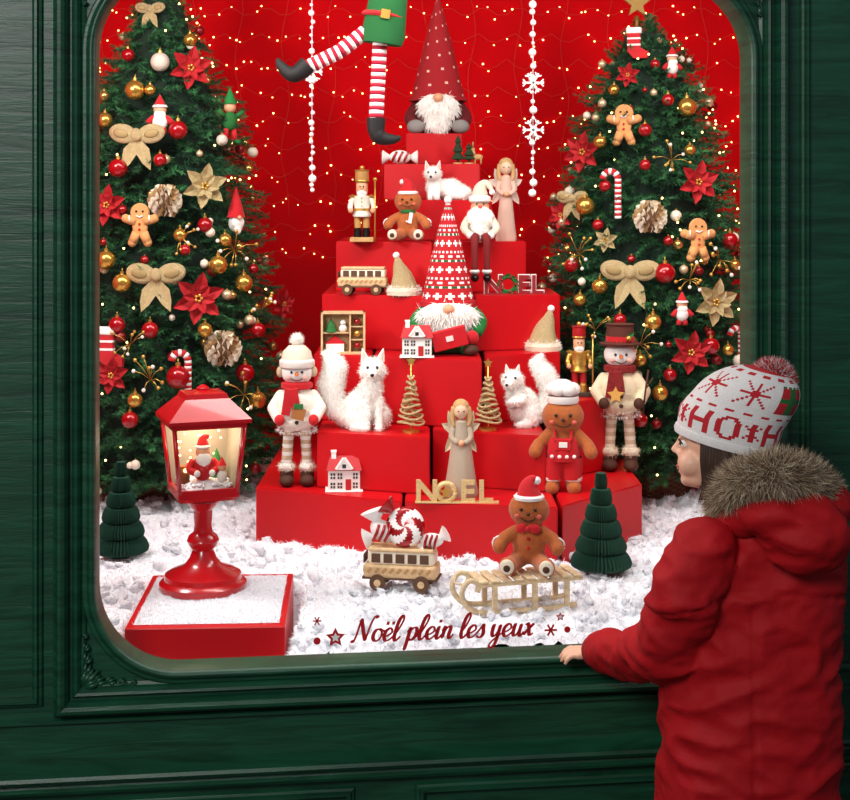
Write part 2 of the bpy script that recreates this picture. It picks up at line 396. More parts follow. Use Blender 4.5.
for a in [(256,4.66,402,4.44,T1,FL),(405,4.44,558,4.36,T1,FL),(562,4.38,642,4.72,T1,FL),
          (317,4.66,430,4.54,T2,T1),(433,4.70,546,4.58,T2,T1),(549,4.76,606,4.96,T2r,T1),
          (314,4.92,371,4.84,T3,T2),(374,4.84,482,4.72,T3,T2),(485,4.84,560,4.98,T3,T2),
          (322,5.12,428,4.98,T4,T3),(431,5.1,472,5.1,T4,T3),(475,4.98,560,5.08,T4,T3),
          (336,5.26,432,5.12,T5,T4),(435,5.12,526,5.24,T5,T4),(404,5.3,492,5.34,T6,T5),(384,5.46,480,5.40,T7,T6),(406,5.5,462,5.54,T8,T7)]:
    dbox(*a)

# ---------- plush helpers (px units)
def santahat(b,c,r,h,lean=.6,red=REDF,wh=WHT):
    x,y,z=c
    b.lathe([(r*.9,-r*.18),(r*1.12,-r*.1),(r*1.15,r*.1),(r*1.0,r*.24),(r*.9,r*.22)],wh,c,seg=16)
    pts=[(x,y,z+r*.1),(x,y,z+h*.45),(x+lean*h*.35,y,z+h*.75),(x+lean*h*.75,y,z+h*.72)]
    b.tube(pts,[r,r*.72,r*.4,r*.15],red,12,4); b.sph(pts[-1],r*.3,wh)
def face(b,c,rx,ry,eye=1.6,mouth=True,nose=None,sp=.35,ez=.12):
    x,y,z=c; 
    for s in (-1,1): b.sph((x+s*rx*sp,y-ry*.93,z+rx*ez),eye,BLK,seg=8,ring=6)
    if mouth: b.tube([(x+rx*.42*math.sin(a),y-ry*.96+abs(a)*.4,z-rx*.15-rx*.28*math.cos(a)) for a in (-1.1,-.6,0,.6,1.1)],rx*.035,DBRN,5,3)
    if nose: b.sph((x,y-ry*1.0,z-rx*.08),nose[0],nose[1],seg=10,ring=7)
def gingerbread(sit=False,hat='santa',outfit=None,d=BROWN):
    b=B(); g=B()
    if sit:
        hz=68; g.sph((0,2,30),(19,15,24),WHT); g.chain([(0,0,45,11),(0,0,55,10)]); 
        for s in (-1,1):
            g.chain([(s*15,0,42,8),(s*27,-6,36,7.5),(s*32,-12,28,8)]); g.chain([(s*10,0,13,10),(s*19,-24,11,9),(s*21,-32,12,10)])
    else:
        hz=82; g.sph((0,0,50),(17,13,20),WHT); g.chain([(0,0,62,10),(0,0,70,10)])
        for s in (-1,1):
            g.chain([(s*14,0,62,7.5),(s*26,-4,52,7),(s*30,-8,44,7.5)]); g.chain([(s*9,0,36,10),(s*11,0,8,8.5),(s*12,-6,5,8)])
    g.sph((0,0,hz),(23,17,20),WHT)
    V,Fs=remesh(g,1.5,4); b.add(V,Fs,d)
    face(b,(0,0,hz),22,17.5,2.0); b.sph((0,-17.5,hz-2),2.2,DBRN)
    for s in (-1,1): b.sph((s*12,-14.6,hz-5),(3,1.4,2.4),PINK)
    if sit:
        for s in (-1,1):
            b.sph((s*21.3,-40,13),(8,3.2,8.5),CREAM); b.sph((s*21.3,-42.4,12),(4,1.6,4),DBRN)
            b.tube([(s*32+7.8*math.cos(a),-9,31+8*math.sin(a)) for a in [i*.6 for i in range(11)]],1.1,WHT,5)
    else:
        for s in (-1,1):
            b.lathe([(9.4,0),(10.4,3),(9.4,6)],WHT,(s*11,0,12),seg=14)
    if outfit=='bow':
        for s in (-1,1): b.sph((s*7,-16,50),(7,3,5.5),REDF,(0,s*15,0))
        b.sph((0,-17,50),3,REDF)
        for z in (38,28): b.sph((0,-13.8,z),2,REDF)
    if outfit=='scarf':
        b.lathe([(10,-3),(13,-1),(13,3),(10,5)],GREEN,(0,0,50),seg=14); b.box((6,-15,40),(6,2,18),WHT,(8,10,0)); b.sph((0,-15,34),2,WHT)
    if outfit=='chef':
        pm=M('#f3efe8',.9)
        b.lathe([(18.3,34),(19,44),(17.8,56),(15,60)],REDF,sc=(1,.82,1),seg=24); 
        for s in (-1,1):
            b.lathe([(11,14),(11.8,26),(11.5,38)],REDF,(s*9.5,0,0),seg=16); b.tube([(s*8,-14,56),(s*9,-11,66),(s*8,-2,71)],1.8,REDF,6,3)
        b.box((0,-14.5,53),(17,2.5,13),REDF,bev=1); b.box((0,-16,53),(9,1,6),pm,bev=.5)
        for x in (-12,-4,4,12): b.sph((x,-13.5 if abs(x)>5 else -15.5,40),2.1,pm)
        b.lathe([(16,0),(17.5,3),(17,8)],pm,(0,0,hz+14),sc=(1,.85,1),seg=18)
        for i in range(6): b.sph((9.5*math.cos(i*1.05),8*math.sin(i*1.05),hz+29),(9.5,9,8),pm)
        b.sph((0,0,hz+34),(11,10,6),pm)
    if hat=='santa': santahat(b,(0,0,hz+13),15,26,-.5 if outfit=='scarf' else .45)
    return b
def knitpat(i,j):
    r=i%12
    w=WHT;G=M('#1f5c2e',.9);R=None
    if r==0: return w if j%2 else R
    if r==3: return w if j%4==0 else R
    if r==4: return w if j%4 in (0,1,3) else R
    if r==5: return w if j%4==0 else R
    if r==8: return G if j%3 else w
    if r==10: return w if j%4<2 else R
    return R
def beard(b,c,w,h,n=700):
    g=B(); x,y,z=c; g.sph((x,y,z-h*.3),(w*.5,w*.2,h*.36),WHT); g.sph((x,y,z-h*.62),(w*.3,w*.16,h*.36),WHT)
    V,Fs=remesh(g,w*.05,2); b.add(V,Fs,FURW); fur(b,V,Fs,n,w*.14,w*.012,FURW,1.2,.4)

# top gnome
b=B(); plaid=M('#a3141d',.9,bump=.6,bs=400)
b.lathe([(0,0),(20,0),(25,8),(24,20),(20,32),(12,40)],M('#6e1219',.9,bump=.5,bs=300,var=.4,vs=200),sc=(1,.8,1),seg=24)
for s in (-1,1):
    b.tube([(s*20,0,28),(s*27,-6,16),(s*22,-16,8)],[7,7,6],M('#6e1219',.9,bump=.5,bs=300,var=.4,vs=200),12,4); b.sph((s*22,-18,7),(9,7,7),GREY)
starm=M('#e9b9a5',.8)
def starpat(i,j): return starm if (i*7+j*11)%31==0 else None
nr=46; prof=[(27*(1-(k/nr))**.92+.6+ (1.5 if k<2 else 0),33+k*106/nr) for k in range(nr+1)]
b.lathe(prof,plaid,sc=(1,.85,1),seg=44,pat=starpat); beard(b,(0,-19,38),42,40,1000); b.sph((0,-27,35),(5,4.5,4.5),SKIN)
put(b,'gnome_plush',438,5.62,T8)
# knit gnome
b=B(); b.lathe([(0,2),(22,2),(27,14),(25,30),(18,44),(12,52)],GREEN,sc=(1,.78,1),seg=24)
for s in (-1,1):
    b.tube([(s*20,0,42),(s*31,-8,32),(s*26,-24,22)],[8,8,7],M('#1c7a35',.9,bump=.6,bs=400),12,4); b.sph((s*23,-28,18),7,REDF)
    b.tube([(s*10,-8,8),(s*20,-22,6)],[7,6],GREEN,12); b.sph((s*22,-28,6),(8,10,6),DBRN)
nr=48; prof=[(26*(1-k/nr)**.85+1.2,48+k*104/nr) for k in range(nr+1)]
b.lathe(prof,M('#c01722',.95,bump=.8,bs=500),sc=(1,.85,1),seg=48,pat=knitpat); b.lathe([(24,-3),(28,-1),(28,4),(24,6)],M('#c01722',.95,bump=.8,bs=500),(0,0,48),sc=(1,.85,1))
beard(b,(0,-20,50),62,36,1300); b.sph((0,-31,46),(6,5,5),SKIN); b.sph((0,0,153),4,WHT)
b.box((1,-38,18),(34,4,20),M('#cf1420',.6),(10,-14,0),bev=1); b.box((1,-40.6,18),(7,.6,5),WHT,(10,-14,0))
put(b,'gnome_plush',448,4.95,T3)
put(gingerbread(True,'santa','scarf'),'gingerbread_plush',408,5.19,T5,.60,-6)
put(gingerbread(False,'chef','chef'),'gingerbread_plush',563,4.60,T1,.92,-5)

# snowmen plush
def snowman(kind):
    b=B(); hat2=kind=='r'; C2=CREAM if hat2 else M('#f6f1e6',.95,bump=.6,bs=300)
    for s in (-1,1):
        b.sph((s*11,-5,6),(8,12,6.5),DBRN); b.lathe([(7,4),(7.5,8),(7,16)],DBRN,(s*11,0,0),seg=14)
        g=B(); g.sph((s*11,0,20),(9,9,6),WHT); V,Fs=remesh(g,1.2,1); b.add(V,Fs,C2); fur(b,V,Fs,300,3.5,.4,[C2,BEIGE])
        for k in range(9): b.lathe([(5.5,0),(5.8,2),(5.5,4.2)],BEIGE if k%2 else C2,(s*(11-.3*k),0,24+k*4.2),seg=12)
    coat=M('#e6d5b2',.95,bump=.8,bs=250) if hat2 else M('#f4ecdd',.95,bump=.8,bs=250)
    g=B(); g.sph((0,0,84),(23,18,20),WHT); g.sph((0,0,70),(22,17,12),WHT); g.sph((0,0,98),(15,12,12),WHT)
    for s in (-1,1): g.chain([(s*17,0,96,7),(s*26,-6,84,6),(s*20,-16,74,5.5)])
    V,Fs=remesh(g,1.6,3); b.add(V,Fs,coat)
    for s in (-1,1):
        b.sph((s*18,-20,73),(5.5,5.5,6),REDF if not hat2 else DBRN)
    g=B(); g.sph((0,0,60),(22,17,4),WHT); V,Fs=remesh(g,1.4,1); fur(b,V,Fs,500,4,.4,FURW)
    for z in (90,80,70): b.sph((0,-18.5,z),2.2,DBRN)
    if not hat2:
        b.box((2,-23,80),(14,4,12),M('#a5672e',.7),(0,15,0)); b.box((2,-24,88),(10,3,5),GREEN)
    else:
        b.poly(star_pts(5,9,4.5),2,M('#d9a44e',.6),mat4((-6,-23,82))); b.tube([(22,-20,62),(25,-20,88),(28,-18,108)],1,DBRN,5); b.tube([(25,-20,88),(33,-18,100)],.8,DBRN,5)
    sf=REDF if not hat2 else M('#8e1d1d',.9,var=.6,vs=160)
    b.lathe([(12,-3),(17,-1),(17,4),(12,6)],sf,(0,0,106),sc=(1,.85,1)); b.box((-10,-18,92),(9,3,28),sf,(4,8,0)); b.box((-2,-19,95),(9,3,22),sf,(4,-8,0))
    b.sph((0,0,122),(17,15,15),M('#f6f3ee',.95,bump=.5,bs=300)); face(b,(0,0,121),16,15,1.5)
    b.tube([(0,-14,121),(0,-22,120)],[2.4,.4],M('#d96a1e',.7),8)
    for s in (-1,1): b.sph((s*9,-12,117),(3,1.5,2.5),M('#e8b0a0',.8))
    if not hat2:
        b.lathe([(17.5,0),(19,2),(19,7),(17,9)],C2,(0,0,127)); b.lathe([(17,0),(15,9),(9,15),(0,17)],M('#e3d6c0',.95,bump=.6,bs=300),(0,0,135)); 
        g=B(); g.sph((0,0,156),7,WHT); V,Fs=remesh(g,1.2,1); b.add(V,Fs,C2); fur(b,V,Fs,300,3,.4,C2,0)
        for s in (-1,1): b.sph((s*18,0,122),(4,5,6),BEIGE)
    else:
        hm_=M('#5a2a1c',.9,bump=.6,bs=300); b.lathe([(0,0),(21,0),(22,2),(15,3),(14,20),(15.5,22),(0,23)],hm_,(0,0,132),seg=22); b.lathe([(15,0),(15,6)],REDF,(0,0,135.5)); b.sph((8,-14,140),3,GOLD); b.leaf(10,5,GREEN,mat4((6,-15,140),(0,50,0)))
    return b
put(snowman('l'),'snowman_plush',297,4.70,T1,.93,4)
put(snowman('r'),'snowman_plush',620,4.96,T1,.95,-4)

# white furry animals
def animal(parts,vox,eyes,nose,furn,furL,name,px,d,lv,s,rotz,ears=()):
    g=B()
    for p in parts:
        if p[0]=='c': g.chain(p[1])
        else: g.sph(p[1],p[2],WHT,p[3] if len(p)>3 else (0,0,0))
    V,Fs=remesh(g,vox,2); b=B(); b.add(V,Fs,FURW); fur(b,V,Fs,furn,furL,furL*.09,[FURW,M('#e9e4da',.95)],.5,.45)
    for e in ears:
        b.lathe([(e[3],0),(e[3]*.6,e[4]*.5),(0.3,e[4])],FURW,e[:3],(0,e[5],0),8,(1,.5,1)); b.lathe([(e[3]*.6,0),(e[3]*.36,e[4]*.45),(0.2,e[4]*.85)],M('#e6c9bb',.9),(e[0],e[1]-e[3]*.35,e[2]),(0,e[5],0),8,(1,.4,1))
    for e in eyes: b.sph(e[:3],e[3],BLK,seg=8,ring=6)
    for e in nose: b.sph(e[:3],e[3],BLK,seg=8,ring=6)
    return put(b,name,px,d,lv,s,rotz)
animal([('c',[(-14,8,10,9),(-28,10,22,12),(-32,10,45,14),(-27,10,65,13),(-32,8,76,8),(-38,8,80,4)]),
        ('s',(2,4,22),(20,17,21)),('s',(10,0,34),(14,13,22)),('c',[(12,-4,40,12),(14,-6,56,10)]),
        ('c',[(8,-9,30,6),(7,-13,12,4.5),(7,-14,3,4.5),(7,-18,3,4)]),('c',[(20,-7,30,6),(21,-11,12,4.5),(21,-12,3,4.5),(21,-16,3,4)]),
        ('s',(-4,-6,12),(13,11,12)),('c',[(-6,-14,4,5),(2,-18,3.5,4)]),('s',(24,0,14),(9,10,12)),('s',(14,-7,66),(14,12,11.5)),('c',[(14,-14,63,7),(14,-23,60,3.2)]),
        ('s',(5,-8,62),(6,5,5)),('s',(23,-8,62),(6,5,5))],1.6,
       [(9,-17.5,68,1.7),(19,-17.5,68,1.7)],[(14,-26,61,2.1)],5200,4.2,'fox_figurine',360,4.72,T2,.93,0,
       [(6,-6,74,5,14,-14),(22,-6,74,5,14,14)])
animal([('c',[(10,8,8,8),(26,9,18,11),(31,9,36,12),(24,8,52,11),(16,8,62,8),(20,6,70,4)]),
        ('s',(2,2,20),(15,14,20)),('s',(-6,-2,32),(11,11,14)),('s',(8,-4,12),(11,11,12)),('c',[(6,-10,4,5),(-4,-15,3,3.5)]),('c',[(-8,-10,30,4.5),(-14,-17,26,3.2),(-11,-21,28,2.6)]),('c',[(0,-12,30,4.5),(-4,-19,26,3.2),(-6,-22,28,2.6)]),
        ('s',(-10,-7,48),(11,11,10)),('c',[(-13,-15,46,6),(-16,-21,44,3)])],1.5,
       [(-17,-14,51,1.7),(-8,-16.5,51,1.6)],[(-17,-24,45,1.6)],4200,3.8,'squirrel_figurine',522,4.78,T2,.98,0,
       [(-15,-5,56,3,8,-12),(-5,-5,56,3,8,12)])
animal([('s',(10,2,13),(17,10,11)),('s',(-6,-2,15),(10,9,12)),('c',[(24,4,12,6),(30,-2,8,6),(24,-10,5,5),(12,-13,5,3.5)]),('c',[(-10,-8,12,3.5),(-11,-11,2.5,3)]),('c',[(-3,-8,12,3.5),(-3,-11,2.5,3)]),('s',(16,-7,5),(9,6,5)),
        ('s',(-8,-6,29),(10,9,8.5)),('c',[(-9,-12,27,5),(-10,-18,25,2.3)])],1.2,[(-13,-14,30.5,1.3),(-5,-14.5,30.5,1.3)],[(-10.3,-20,25.5,1.5)],2600,2.8,'fox_figurine',440,5.38,T6,.9,0,
       [(-14,-5,35,3.2,9,-12),(-2,-5,35,3.2,9,12)])

# nutcrackers
def nutcracker(c1,c2,c3):
    b=B(); b.box((0,0,3),(30,24,6),c3,bev=1)
    for s in (-1,1): b.lathe([(5,0),(5,9),(4.2,10),(4.2,26)],BLK if c1!=GOLD else GOLD,(s*5.5,0,6),seg=12); b.lathe([(4.4,0),(4.4,14)],c2,(s*5.5,0,18),seg=12)
    b.lathe([(11,0),(12,2),(9.5,8),(10.5,24),(11,26),(5,28)],c1,(0,0,32),sc=(1,.8,1)); b.lathe([(10.6,0),(10.6,3)],GOLD,(0,0,40),sc=(1,.8,1))
    for s in (-1,1):
        b.tube([(s*11,0,56),(s*15,-1,46),(s*14,-8,40)],[3.8,3.4,3],c1,8,3); b.sph((s*14,-9,40),3.2,SKIN); b.lathe([(4.5,0),(5,2),(0,4)],GOLD,(s*12,0,57),seg=10)
    for z in (46,51,56): b.sph((0,-9,z),1,GOLD,seg=6,ring=5)
    b.lathe([(6.5,0),(7.5,4),(7.5,14),(6,17)],SKIN,(0,0,60)); face(b,(0,0,70),6,8,1,False); b.box((0,-7.6,64),(6,1.5,4),WHT); b.sph((0,-8.5,69),1.4,SKIN)
    beard(b,(0,-5,66),13,12,120); b.lathe([(8,0),(9,3),(8.5,14),(10,16),(0,17)],c2,(0,0,76)); b.lathe([(8.8,0),(9.2,1),(8.8,2)],GOLD,(0,0,77)); b.sph((0,0,95),3,GOLD)
    b.tube([(17,-9,0),(17,-9,78)],1,GOLD,6); b.sph((17,-9,80),2.6,GOLD)
    return b
put(nutcracker(M('#e9e2d2',.5),M('#b98a4a',.5),WOOD),'nutcracker_figurine',362,5.19,T5,.78)
put(nutcracker(GOLD,M('#b0161d',.4),M('#3a2a20',.6)),'nutcracker_figurine',579,5.0,T2r,.76)

# angels
def angel(c,wing,wd=1):
    b=B(); b.lathe([(0,0),(13*wd,0),(13.5*wd,3),(11*wd,20),(8*wd,45),(6.5,60),(5.5,69),(0,72)],c,seg=22,mod=lambda t,z:1+.07*math.sin(8*t)*max(0,1-z/60))
    for s in (-1,1):
        b.tube([(s*5.5,0,66),(s*9,-4,55),(s*3,-9,50)],[3.2,2.8,2.4],c,8,3)
        b.leaf(24,10,wing,mat4((s*3,6,56),(0,s*22,0)),.1); b.leaf(22,9,wing,mat4((s*3,6,58),(0,s*148,0)),.1); b.leaf(17,9,wing,mat4((s*3,7,58),(0,s*62,0)),.1)
    b.sph((0,-9,50),3,SKIN); b.sph((0,0,79),(6.8,6.8,8),M('#e7c3a4',.6)); b.sph((0,2,82),(7.8,7.4,7.6),M('#c9a06a',.8,bump=.6,bs=300))
    for s in (-1,1): b.sph((s*2.6,-6.5,79),.7,BLK,seg=6,ring=5); b.tube([(s*6,1,82),(s*8,0,72),(s*6,-3,64)],[3,2.6,1.4],M('#c9a06a',.8,bump=.6,bs=300),8,3)
    return b
put(angel(M('#dcb7a4',.9,bump=.5,bs=300),M('#e8cfc0',.9),.85),'angel_figurine',506,5.32,T5,.93)
put(angel(M('#b7a590',.9,bump=.5,bs=300),M('#d9c9a8',.8),1.2),'angel_figurine',461,4.53,T1,1.08)

# santa seated with dangling legs
b=B(); b.sph((0,4,16),(15,12,17),M('#e9dfd2',.95,bump=.6,bs=300)); b.sph((0,3,40),(11,10,11),SKIN); beard(b,(0,-5,40),32,36,900); b.sph((0,-8,41),(2.6,2.4,2.4),PINK)
for s in (-1,1):
    b.sph((s*4,-7,44),1.1,BLK); b.tube([(s*13,2,27),(s*19,-6,16),(s*12,-14,9)],[5,4.6,4],CREAM,10,3); b.sph((s*12,-15,8),4.4,WHT)
    b.tube([(s*6,0,5),(s*7,-19,5),(s*7,-23,-8),(s*7,-23,-36)],[6,5,4,3.6],M('#7a1a1c',.9),10,3); b.sph((s*7,-27,-40),(5,9,5),BLK); b.lathe([(5,0),(6,2),(5,4)],WHT,(s*7,-23,-35),seg=10)
b.lathe([(11,0),(13,2),(13,6),(10.5,8)],FURW,(0,3,46)); b.tube([(0,3,50),(1,3,62),(8,1,68),(14,-2,60)],[11,8,4.5,2],CREAM,12,4); b.sph((14,-3,58),3.4,FURW)
put(b,'santa_plush',480,5.165,T5,.86)

def ghat():
    b=B(); b.lathe([(17,0),(19,3),(18,9),(15,11)],GLIT); g=B(); g.lathe([(14,0),(19,0),(20,5),(18,10),(14,10)],WHT)
    b.lathe([(15,0),(20,0),(20.5,5),(18,9)],CREAM); fur(b,np.concatenate(g.v),g.f,500,3.5,.4,FURW,0,.6)
    b.tube([(0,0,8),(-2,0,22),(-6,0,34),(-8,0,44)],[17,12,7,2],GLIT,14,5)
    b.sph((-9,0,46),4,FURW); return b
put(ghat(),'glitter_santa_hat',404,5.06,T4,.86); put(ghat(),'glitter_santa_hat',543,5.04,T3,.90,180)

# bus
def bus(candy=False):
    b=B(); wl=WOODL; dk=M('#5a3b24',.7)
    b.box((0,0,19),(74,28,14),wl,bev=3); b.box((1,0,32),(68,25,14),M('#f0e3cc',.6),bev=4); b.box((1,0,40),(66,26,4),wl,bev=2)
    for s in (-1,1):
        for i in range(5): b.box((-24+12.2*i,s*12.7,32),(9,.8,9),dk,bev=.3)
        for i in range(9): b.box((-30+7.4*i,s*14.3,20),(3,.8,6),M('#b58a58',.6),(0,45,0))
        for x in (-22,22):
            b.lathe([(0,-1.5),(8,-1.5),(8.4,0),(8,1.5),(0,1.5)],dk,(x,s*14.5,8),(90,0,0),18); b.lathe([(0,-2),(3.5,-2),(3.5,2),(0,2)],wl,(x,s*14.6,8),(90,0,0),12)
    b.box((-37,0,30),(1,18,9),dk); b.lathe([(0,-.8),(3,-.8),(3,.8),(0,.8)],GOLD,(-37,-8,20),(0,90,0),10); b.lathe([(0,-.8),(3,-.8),(3,.8),(0,.8)],GOLD,(-37,8,20),(0,90,0),10)
    b.box((0,0,12),(76,27,2),dk)
    if candy:
        cw=M('#f6f2ee',.4)
        def pep(c,r,rot):
            T=mat4(c,rot); g=B(); nr=8
            prof=[(0.01,3)]+[(r*k/nr,3*(1-(k/nr)**4)) for k in range(1,nr+1)]+[(r*k/nr,-3*(1-(k/nr)**4)) for k in range(nr-1,0,-1)]
            g.lathe([(p[0],p[1]) for p in prof],cw,seg=32,pat=lambda i,j: REDM if ((j+i)//4)%2 else None,sc=(1,1,1.6))
            base=len(b.m); b.add(np.concatenate(g.v),g.f,cw,True,T); 
            for q,mm in enumerate(g.m): b.m[base+q]=b.mi(g.mats[mm])
        pep((4,-4,62),20,(74,-8,0)); b.lathe([(2,0),(12,11),(10,12),(0,9)],REDM,(-9,-2,76),(0,-50,0),8,(1,.6,1)); b.lathe([(1,0),(8,8),(0,9)],cw,(16,-2,46),(0,130,0),8)
        b.sph((-20,0,56),(14,9,10),cw,(0,40,0))
        b.lathe([(2,0),(14,13),(11,14),(0,10)],cw,(-25,0,64),(0,-20,0),10,(1,.6,1)); b.lathe([(2,0),(12,10),(10,11),(0,9)],cw,(-28,0,50),(0,-110,0),10,(1,.6,1))
        for k in range(3): b.tube([(-28+6*k,-9,48),(-24+6*k,-10,56),(-22+6*k,-7,64)],1.6,REDM,6,3)
        b.sph((30,0,49),(12,9,7),cw); b.lathe([(2,0),(9,8),(0,8)],cw,(38,0,52),(0,60,0),10)
        for k in range(3): b.tube([(24+5*k,-8,43),(25+5*k,-9,49),(27+5*k,-7,56)],1.4,REDM,6,3)
    return b
put(bus(),'wooden_camper_van',363,5.09,T4,.66,-6); put(bus(True),'wooden_camper_van',402,4.05,-1.122,1.0,-10)

# houses
def house():
    b=B(); w=M('#f3efe9',.7); r=M('#b5161e',.6); dk=M('#2b2322',.5)
    b.box((0,0,12),(34,20,24),w,bev=.6)
    b.add([(-19,-12,23),(19,-12,23),(19,12,23),(-19,12,23),(-15,0,37),(15,0,37)],[(0,1,5,4),(2,3,4,5),(1,2,5),(3,0,4),(3,2,1,0)],r,False)
    b.add([(-8,-13,24),(8,-13,24),(0,-13,36),(-8,-2,24),(8,-2,24),(0,-2,36)],[(0,1,2),(1,4,5,2),(3,0,2,5)],w,False)
    for s in (-1,1): b.box((s*5,-13,31),(14.5,2,2),FURW,(0,s*56,0))
    b.box((0,-13.2,28),(4,.6,4),dk); b.box((-11,0,37),(5,5,9),w); b.box((-11,0,42),(6,6,1.6),FURW)
    for x in (-12,-4.5,12): 
        for z in (7,17): b.box((x,-10.2,z),(5,.7,6),dk); b.box((x,-10.6,z),(.7,.5,6),w); b.box((x,-10.6,z),(5,.5,.7),w)
    b.box((4.5,-10.4,7),(6,.8,13),r); b.box((0,0,.8),(40,26,1.6),FURW,bev=.6); return b
put(house(),'miniature_house',417,4.82,T3,.86); put(house(),'miniature_house',344,4.62,T1,.93,4)
def spiral(h,r):
    b=B(); b.lathe([(0,0),(9,0),(9,2),(0,2.5)],GOLD); b.tube([(0,0,0),(0,0,h)],.9,GOLD,6)
    n=9
    for k in range(n):
        z=10+(h-18)*k/n; rr=r*(1-k/n)+1.5; b.tube([(rr*math.cos(a),rr*math.sin(a),z+1.6*math.sin(a*2+k)) for a in [i*math.pi/8+.01 for i in range(17)]],1.3,GLIT,6)
        for q in range(5): a=q*1.257+k*.6; b.tube([(0,0,z+2),(rr*math.cos(a),rr*math.sin(a),z)],.8,GLIT,5)
    b.poly(star_pts(5,5,2.4),1.5,GOLD,mat4((0,0,h+3))); return b
put(spiral(70,12),'golden_tree_ornament',411,4.66,T2,.97); put(spiral(66,12),'golden_tree_ornament',488,4.70,T2,.97)
def sign(c,o,leafy,w=26):
    b=B(); xs=(-1.45,-.52,.5,1.35)
    for ch,x in zip('NOEL',xs):
        if ch=='O' :
            if leafy:
                b.tube([(x*w+9*math.cos(a),0,12+9*math.sin(a)) for a in [i*math.pi/10 for i in range(21)]],2.4,GREEN,8)
                for i in range(26): a=i*.2417; b.leaf(6,3,GREEN,mat4((x*w+9*math.cos(a),-1.5,12+9*math.sin(a)),(20,90-math.degrees(a)+random.uniform(-50,50),0)))
                for i in range(5): b.sph((x*w+9*math.cos(i*1.25),-3,12+9*math.sin(i*1.25)),1.7,REDM,seg=7,ring=5)
            else: b.tube([(x*w+9*math.cos(a),0,11+9*math.sin(a)) for a in [i*math.pi/10 for i in range(21)]],3,c,8); b.poly(star_pts(5,7,3.5),3,o,mat4((x*w,-2,11)))
        else:
            V,Fs=text_arr(ch,32,2.4,0,.5 if leafy else .9); b.add(V,Fs,c,False,mat4((x*w,-1 if leafy else 0,1)))
            if leafy: V,Fs=text_arr(ch,32,1.2,0,1.5); b.add(V,Fs,FURW,False,mat4((x*w,1.6,1)))
    b.box((0,0,.6),(4.0*w,10,1.4),c); return b
put(sign(M('#8d0d15',.5),GOLD,True,19),'noel_letters',516,5.1,T4,.82); put(sign(M('#e3c489',.45,.3,var=.2,vs=200),GOLD,False,22),'noel_letters',457,4.43,T1,.95,-2)
# wooden shadow box
b=B(); 
for c,dm in (((0,0,1),(44,18,2)),((0,0,41),(44,18,2)),((-21,0,21),(2,18,42)),((21,0,21),(2,18,42)),((0,8,21),(44,1.5,42)),((7,0,21),(1.5,16,40))): b.box(c,dm,WOODL)
b.box((-8,0,6),(18,8,8),WHT); b.poly([(-19,10),(3,10),(-8,18)],8,REDF); b.lathe([(6,0),(4,5),(4.5,5),(0,14)],GREEN,(-12,-3,22),seg=8); b.sph((0,-2,25),4,WHT); b.sph((0,-2,31),3,WHT)
for z in (8,20,32): b.sph((14,-2,z),3.4,REDM if z!=20 else GOLD)
b.box((14,0,14),(12,12,1),WOODL); b.box((14,0,27),(12,12,1),WOODL); b.box((-7,0,21),(26,14,1),WOODL)
put(b,'wooden_shadow_box',343,4.93,T3,1.0,4)
# candy + mini trees on upper tiers
b=B(); b.sph((0,0,7),(11,7,7),WHT)
for s in (-1,1): b.lathe([(1.5,0),(7,8),(6,9),(0,7)],WHT,(s*9,0,7),(0,s*90,0),10)
for k in (-1,0,1): b.tube([(k*6-2,-6,2),(k*6,-7.4,7),(k*6+3,-5.5,12)],1.3,REDM,6,3)
put(b,'peppermint_candy',400,5.47,T7,1)
b=B()
for x,h in ((-4,30),(7,22)):
    b.lathe([(1.2,0),(1.2,4),(7,5),(3,h*.4),(5.5,h*.42),(2,h*.7),(3.6,h*.72),(0,h)],M('#274022',.9,bump=1,bs=600),(x,0,0),seg=11); b.lathe([(5,0),(5,1.5),(0,1.6)],WOOD,(x,0,0),seg=10)
b.sph((16,0,7),(5,2.4,3),WOOD); b.tube([(13,0,8),(11,0,14)],1.5,WOOD); b.sph((10.6,0,15),(2.6,1.6,1.6),WOOD)
for s in (-1,1):
    b.tube([(11,s,16),(11,s*3,22)],.6,WOOD,5)
    for x in (13,19): b.tube([(x,s*1.4,6),(x,s*1.4,0)],.9,WOOD,5)
put(b,'miniature_forest_scene',462,5.455,T7,1)

# ---------- snow floor objects
SNL=-1.128
def papertree(h,r):
    b=B(); m=M('#0f4230',.75); nl=6; prof=[]
    for k in range(nl):
        r1=r*(1-k/(nl+.3)); z=5+(h-5)*k/nl; dz=(h-5)/nl
        prof+=[(r1*.82,z),(r1*.97,z+dz*.15),(r1,z+dz*.35),(r1*.93,z+dz*.7),(r1*.82,z+dz*.97)]
    prof+=[(.5,h)]; b.lathe([(2,0)]+[(2,5)]+prof,m,seg=88,mod=lambda t,z:1 if int(round(t/(2*math.pi)*88))%2 else .80,smooth=False,pat=lambda i,j:None)
    b.lathe([(0,0),(9,0),(9,1.5),(0,2)],m); return b
put(papertree(96,28),'honeycomb_paper_tree',121,4.42,SNL); put(papertree(100,31),'honeycomb_paper_tree',601,4.24,SNL)
